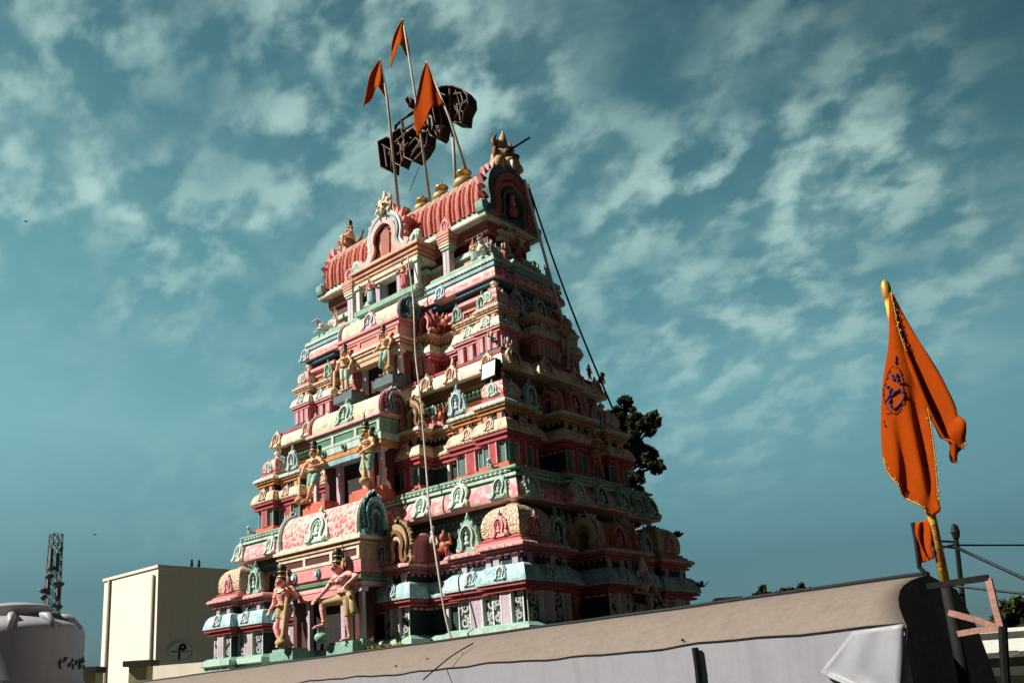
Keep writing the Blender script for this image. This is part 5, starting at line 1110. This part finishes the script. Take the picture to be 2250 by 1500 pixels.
b = MB(fm('R')); b.box((-.52*ew, -.012, -.02*eh), (.48*ew, .02, .2*eh), SGB); b.box((.18*ew, -.012, -.02*eh), (.28*ew, .02, .2*eh), SGB); b.box((.58*ew, -.012, .02*eh), (.36*ew, .02, .1*eh), SGB); b.build('band', sgn)
# lower parapets in front of the cream building
pa = at_d(400, 1462, 26); pt_ = thing('parapet_wall', 'sunlit cream parapet wall below the shaded side of the cream building', 'wall', Vector((pa.x, pa.y, GZ)), R(22))
b = MB(); b.box((0, 0, (at_d(400, 1458, 26).z-GZ)/2), (2.7, .3, at_d(400, 1458, 26).z-GZ), WALLS); b.build('wall', pt_)
for nm, lab, px, py, D, w, cap_ in (('gate_pillar', 'short olive pillar with dark coping in front of the cream building', 310, 1462, 25, .46, .62), ('boundary_wall', 'low olive wall with dark coping beside the water tank', 182, 1478, 24, .82, .78)):
    q = at_d(px, py, D); t = thing(nm, lab, 'pillar' if 'pill' in nm else 'wall', Vector((q.x, q.y, GZ)), R(40)); hh = q.z-GZ
    b = MB(); b.box((0, 0, hh/2), (w, .4, hh), OLIVE); b.build('wall', t); b = MB(); b.box((0, 0, hh+.06), (cap_+.1, .55, .14), CAPD); b.build('coping', t)
# water tank
TK = mat('tank_plastic', (.36, .37, .41), rough=.42, grime=.2, bump=.0, drift=.1); TKB = mat('tank_band', (.03, .075, .085), rough=.5); TKL = mat('tank_lettering', (.07, .045, .045), rough=.6)
tq = at_d(28, 1440, 18); rad = 126*18/CF; tz = at_d(38, 1382, 18).z
tk = thing('water_tank', 'grey plastic water tank with domed lid and a dark band at the lower left', 'water tank', Vector((tq.x, tq.y, tz-2.6)))
b = MB(); b.lathe([(rad, 0), (rad, .9), (rad*1.02, .93), (rad*1.02, 1.0), (rad, 1.03), (rad, 1.55), (rad*1.025, 1.58), (rad*1.025, 1.66), (rad, 1.70), (rad, 2.46), (rad*.985, 2.56), (rad*.92, 2.64), (rad*.74, 2.72), (rad*.60, 2.78)], (0, 0, 0), TK, 48); b.build('tank_body', tk, True)
b = MB(); b.lathe([(rad*.52, 2.76), (rad*.52, 2.90), (rad*.56, 2.92), (rad*.56, 2.96), (rad*.48, 3.0), (rad*.2, 3.05)], (0, 0, 0), TK, 36); b.build('tank_lid', tk, True)
for k_ in range(10):
    a = 2*math.pi*k_/10+.2; b = MB(); b.tube([(rad*.55*math.cos(a), rad*.55*math.sin(a), 2.80), (rad*.8*math.cos(a), rad*.8*math.sin(a), 2.76), (rad*1.0*math.cos(a), rad*1.0*math.sin(a), 2.55)], [.05, .07, .04], TK, 8); b.build('shoulder_rib', tk, True)
b = MB(); b.lathe([(rad*1.004, 1.10), (rad*1.006, 1.12), (rad*1.006, 1.48), (rad*1.004, 1.50)], (0, 0, 0), TKB, 48); b.build('tank_band', tk, True)
b = MB(); rg = random.Random(9); az0 = math.atan2(CPOS.y-tq.y, CPOS.x-tq.x)
for k_ in range(9):
    a = az0+R(38)+k_*R(5.2); zz = 1.98+.03*math.sin(k_*2); rr_ = rad+.012
    for q in range(3):
        z0_ = zz+rg.uniform(-.07, .07); a1 = a+rg.uniform(-.04, .04); b.tube([(rr_*math.cos(a), rr_*math.sin(a), z0_), (rr_*math.cos((a+a1)/2), rr_*math.sin((a+a1)/2), z0_+rg.uniform(-.05, .05)), (rr_*math.cos(a1+.03), rr_*math.sin(a1+.03), z0_+rg.uniform(-.06, .06))], .013, TKL, 5)
b.build('lettering', tk)
# telecom mast
mq = at_d(108, 1420, 110); mt = thing('telecom_mast', 'grey lattice telecom mast with dish antennas far behind the water tank', 'mast', Vector((mq.x, mq.y, GZ)))
ztop = at_d(124, 1168, 110).z; zb_ = GZ; MST = mat('mast_steel', (.16, .19, .20), rough=.6, grime=.4); b = MB(); lean = at_d(125, 1168, 110)-mq
def mp_(cx_, cy_, z): t = (z-zb_)/(ztop-zb_); r_ = .85*(1-t)+.52*t; f_ = (z-mq.z)/(ztop-mq.z); return Vector((mq.x+cx_*r_, mq.y+cy_*r_, z))
cs = [(-1, -1), (1, -1), (1, 1), (-1, 1)]; nst = 22
for c_ in cs: b.tube([mp_(*c_, zb_), mp_(*c_, ztop)], .08, MST, 5)
for i in range(nst):
    za, zc_ = zb_+(ztop-zb_)*i/nst, zb_+(ztop-zb_)*(i+1)/nst
    for k_ in range(4): a, e = cs[k_], cs[(k_+1) % 4]; b.tube([mp_(*a, za), mp_(*e, zc_)], .05, MST, 4); b.tube([mp_(*e, za), mp_(*a, zc_)], .05, MST, 4); b.tube([mp_(*a, zc_), mp_(*e, zc_)], .05, MST, 4)
child(b, 'lattice', mt)
for i, (px, py, r_) in enumerate(((96, 1303, .5), (129, 1290, .55), (112, 1255, .42), (124, 1340, .6), (108, 1272, .5), (95, 1318, .36), (133, 1212, .25))):
    q = at_d(px, py, 108.6); b = MB(); b.lathe([(r_*.4, 0), (r_, .3), (r_, .5), (r_*.9, .55)], q, MST, 14); child(b, 'antenna', mt)
for i, (px, py) in enumerate(((112, 1225), (126, 1235), (106, 1285), (128, 1300))):
    q = at_d(px, py, 108.5); b = MB(); b.box(q, (.35, .3, 2.0), MST); child(b, 'panel_antenna', mt)

# ------------------------------------------------------------------ right side houses and trees
def house(label, px0, px1, pyt, D, depth, m, roofm, ry, name='house'):
    a = at_d(px0, pyt, D); e = at_d(px1, pyt+ry, D); zt_ = a.z; d = (e-a); L_ = Vector((d.x, d.y)).length; ang = math.atan2(d.y, d.x)
    t = thing(name, label, 'house', Vector((a.x, a.y, GZ)), ang); b = MB(); b.box((L_/2, depth/2, (zt_-GZ)/2), (L_, depth, zt_-GZ), m); b.build('wall', t)
    b = MB(); b.box((L_/2, depth/2, zt_-GZ+.05), (L_+.3, depth+.3, .12), roofm); b.build('roof', t)
    b = MB(); n = max(2, int(L_/1.3))
    for i in range(n): b.box((L_*(i+.5)/n, -.01, zt_-GZ-1.0), (.55, .06, .8), DARK)
    b.build('window', t); return t, a, L_
TILE = mat('grey_roof_tiles', (.12, .12, .12), grime=.5, second=(.05, .05, .05), pat='scale', pscale=2.5); HW = mat('house_white', (.78, .78, .74), grime=.15); HG = mat('house_olive', (.30, .30, .17), grime=.5)
h1, a1, l1 = house('white flat roofed house at the lower right behind the bracket', 2140, 2420, 1392, 34, 5, HW, HW, -14)
b = MB(); b.box((l1*.5, -1.4, a1.z-GZ-1.35), (l1+.4, 3.2, .12), TILE); o = b.build('awning', h1); o.rotation_euler = (R(0), 0, 0)
h2, a2, l2 = house('low grey tiled shed in front of the white house at the lower right', 2118, 2400, 1448, 24, 3.2, HG, TILE, -16, 'shed')
h3, a3, l3 = house('cream low wall house with a red patch at the lower right corner', 2130, 2400, 1486, 17, 2.0, mat('cream_shed_wall', (.62, .58, .40), grime=.5), CAPD, -12, 'shed')
bq = at_d(1598, 1322, 60); t = thing('rooftop_hut', 'small dark box hut beyond the canopy', 'hut', Vector((bq.x, bq.y, GZ)), R(35)); b = MB(); b.box((0, 0, (bq.z-1.1-GZ)/2), (9, 7, bq.z-1.1-GZ), mat('dark_hut', (.035, .045, .045))); b.box((0, 0, bq.z-GZ-.45), (1.5, 1.3, 1.3), mat('dark_hut', (0, 0, 0))); b.build('wall', t); b = MB(); b.box((0, 0, bq.z-GZ+.2), (1.7, 1.5, .1), CAPD); b.build('roof', t)
LEAF = mat('leaf_green', (.022, .036, .012), rough=.8, grime=.3, bump=0, spec=.08); LEAFD = mat('leaf_dark_green', (.010, .018, .010), rough=.8, grime=.3, bump=0, spec=.08); LEAFY = mat('leaf_dry_green', (.055, .055, .014), rough=.8, grime=.3, bump=0, spec=.08); BARK = mat('bark', (.05, .035, .025), rough=.9)
def tree(label, blobs, plane, nleaf, lsz, seed, trunk=True, name='tree', group=None, depthk=1.0, mats=(LEAF, LEAFD, LEAFY), shift=0):
    """blobs: (px,py,rpx): rounded clumps of leaves at their distance"""
    rg = random.Random(seed); C_ = []
    for px, py, r_ in blobs: q = plane(px, py); w = (q-CPOS).dot(_f); C_.append((q, r_*w/CF))
    low = min(C_, key=lambda c: c[0].z); base = Vector((sum(c[0].x for c in C_)/len(C_)-shift, sum(c[0].y for c in C_)/len(C_), GZ)); t = thing(name, label, 'tree', base, 0, group)
    b = MB(); tot = sum(r_**2 for _, r_ in C_)
    for q, R_ in C_:
        n = int(nleaf*R_*R_/tot); sub = [(q+Vector((rg.gauss(0, .5), rg.gauss(0, .5)*depthk, rg.gauss(0, .45)))*R_*.9, R_*rg.uniform(.25, .45)) for _ in range(9)]+[(q, R_*.7)]
        for _ in range(n):
            c, rr_ = rg.choice(sub); d = Vector((rg.gauss(0, 1), rg.gauss(0, 1), rg.gauss(0, 1))).normalized(); p = c+d*rr_*(rg.random()**.4); u = Vector((rg.gauss(0, 1), rg.gauss(0, 1), rg.gauss(0, 1))).normalized(); v = u.cross(d+Vector((.01, 0, 0))).normalized(); s_ = lsz*rg.uniform(.6, 1.4)
            b.add([p-u*s_, p+v*s_*.5, p+u*s_, p-v*s_*.5], [(0, 1, 2, 3)], mats[0 if rg.random() < .5 else 1 if rg.random() < .7 else 2])
    b.v = [p-base for p in b.v]; b.build('crown', t, fix=False)
    if trunk:
        b = MB(); top = Vector((0, 0, low[0].z-GZ))
        b.tube([(0, 0, 0), (.05, .02, top.z*.5), top], [.28, .2, .12], BARK, 8)
        for q, R_ in C_: b.tube([top*.9, (top+(q-base))/2+Vector((.05, 0, .05)), q-base], [.10, .06, .02], BARK, 6)
        b.build('trunk', t, True)
    return t
tree('dark leafy tree showing past the shaded edge of the tower', [(1372, 885, 24), (1362, 930, 40), (1395, 930, 30), (1432, 920, 24), (1425, 945, 24), (1385, 985, 48), (1425, 1010, 34), (1440, 1025, 20), (1380, 1050, 36), (1402, 1058, 14), (1350, 1000, 40)], lambda x, y: at_y(x, y, 7.5), 26000, .050, 3, shift=1.2)
GT = 'distant trees beyond the canopy'
for i, (bl_, lab) in enumerate((([(1672, 1305, 14), (1688, 1312, 12), (1658, 1314, 9)], 'small distant round tree nearest the dark hut'), ([(1722, 1304, 12), (1738, 1300, 10), (1708, 1310, 9)], 'distant bushy tree with two low tops beyond the canopy'), ([(1760, 1296, 9), (1772, 1302, 8), (1748, 1304, 8)], 'distant feathery tree nearest the flag'))):
    x_, y_ = bl_[0][:2]; bl_ = bl_+[(x_-6, y_+22, 20), (x_+14, y_+26, 20), (x_+4, y_+48, 24), (x_-10, y_+66, 22), (x_+14, y_+74, 24)]
    tree(lab, bl_, lambda x, y: at_d(x, y, 90), 5200, .28, 20+i, True, 'distant_tree', GT)
tree('dark tree mass behind the white house at the right edge', [(2225, 1345, 30), (2260, 1350, 36), (2200, 1372, 26), (2240, 1378, 30), (2290, 1370, 34)], lambda x, y: at_d(x, y, 60), 5000, .30, 31, True, 'tree')
# plants growing on the tower
def tuft(label, c, n, h, seed, m, name='weed_tuft', spread=.3, droop=.6):
    rg = random.Random(seed); t = MB(); c = Vector(c)
    for _ in range(n):
        a = rg.uniform(0, 6.28); r_ = rg.uniform(0, spread); p = Vector((math.cos(a)*r_, math.sin(a)*r_*.3, 0)); d = Vector((rg.gauss(0, .5), rg.gauss(0, .4), rg.uniform(.3, 1))).normalized()*h*rg.uniform(.5, 1.1); w = Vector((rg.gauss(0, 1), rg.gauss(0, 1), 0)).normalized()*.012
        q = p+d*.6; e = p+d-Vector((0, 0, droop*h*.4)); t.add([p-w, p+w, q+w*1.3, q-w*1.3, e], [(0, 1, 2, 3), (3, 2, 4)], m)
    t.v = [p+c for p in t.v]; o = t.build(name, None, fix=False, origin=c); return tag(o, label, 'plant')
HAY = mat('dry_grass', (.30, .22, .07), rough=.8, grime=.2, bump=0)
tuft('tuft of dry yellow grass at the tower foot right of the lowest doorway', at_y(845, 1428, -2.62), 260, .16, 5, HAY, 'grass_tuft', .42, 1.0)
tuft('dark weed growing from the far dome of the lowest storey', at_x(1488, 1180, 3.5), 80, .17, 6, LEAFD, 'weed', .08)
tuft('dark weed hanging from the far end of the blue cornice', at_x(1538, 1290, 4.0), 60, .16, 8, LEAFD, 'weed', .08)
tuft('small weed on the far end of the eave above the lowest storey', at_x(1442, 1165, 3.6), 30, .14, 9, LEAFD, 'weed', .05)

# ------------------------------------------------------------------ ground
GRD = mat('dusty_ground', (.045, .04, .034), rough=.95, grime=.5, bump=.3)
b = MB(); n_ = 12
b.add([(-2000, -2000, GZ), (2000, -2000, GZ), (2000, 2000, GZ), (-2000, 2000, GZ)], [(0, 1, 2, 3)], GRD); g = b.build('ground'); tag(g, None, None, None, 'structure')
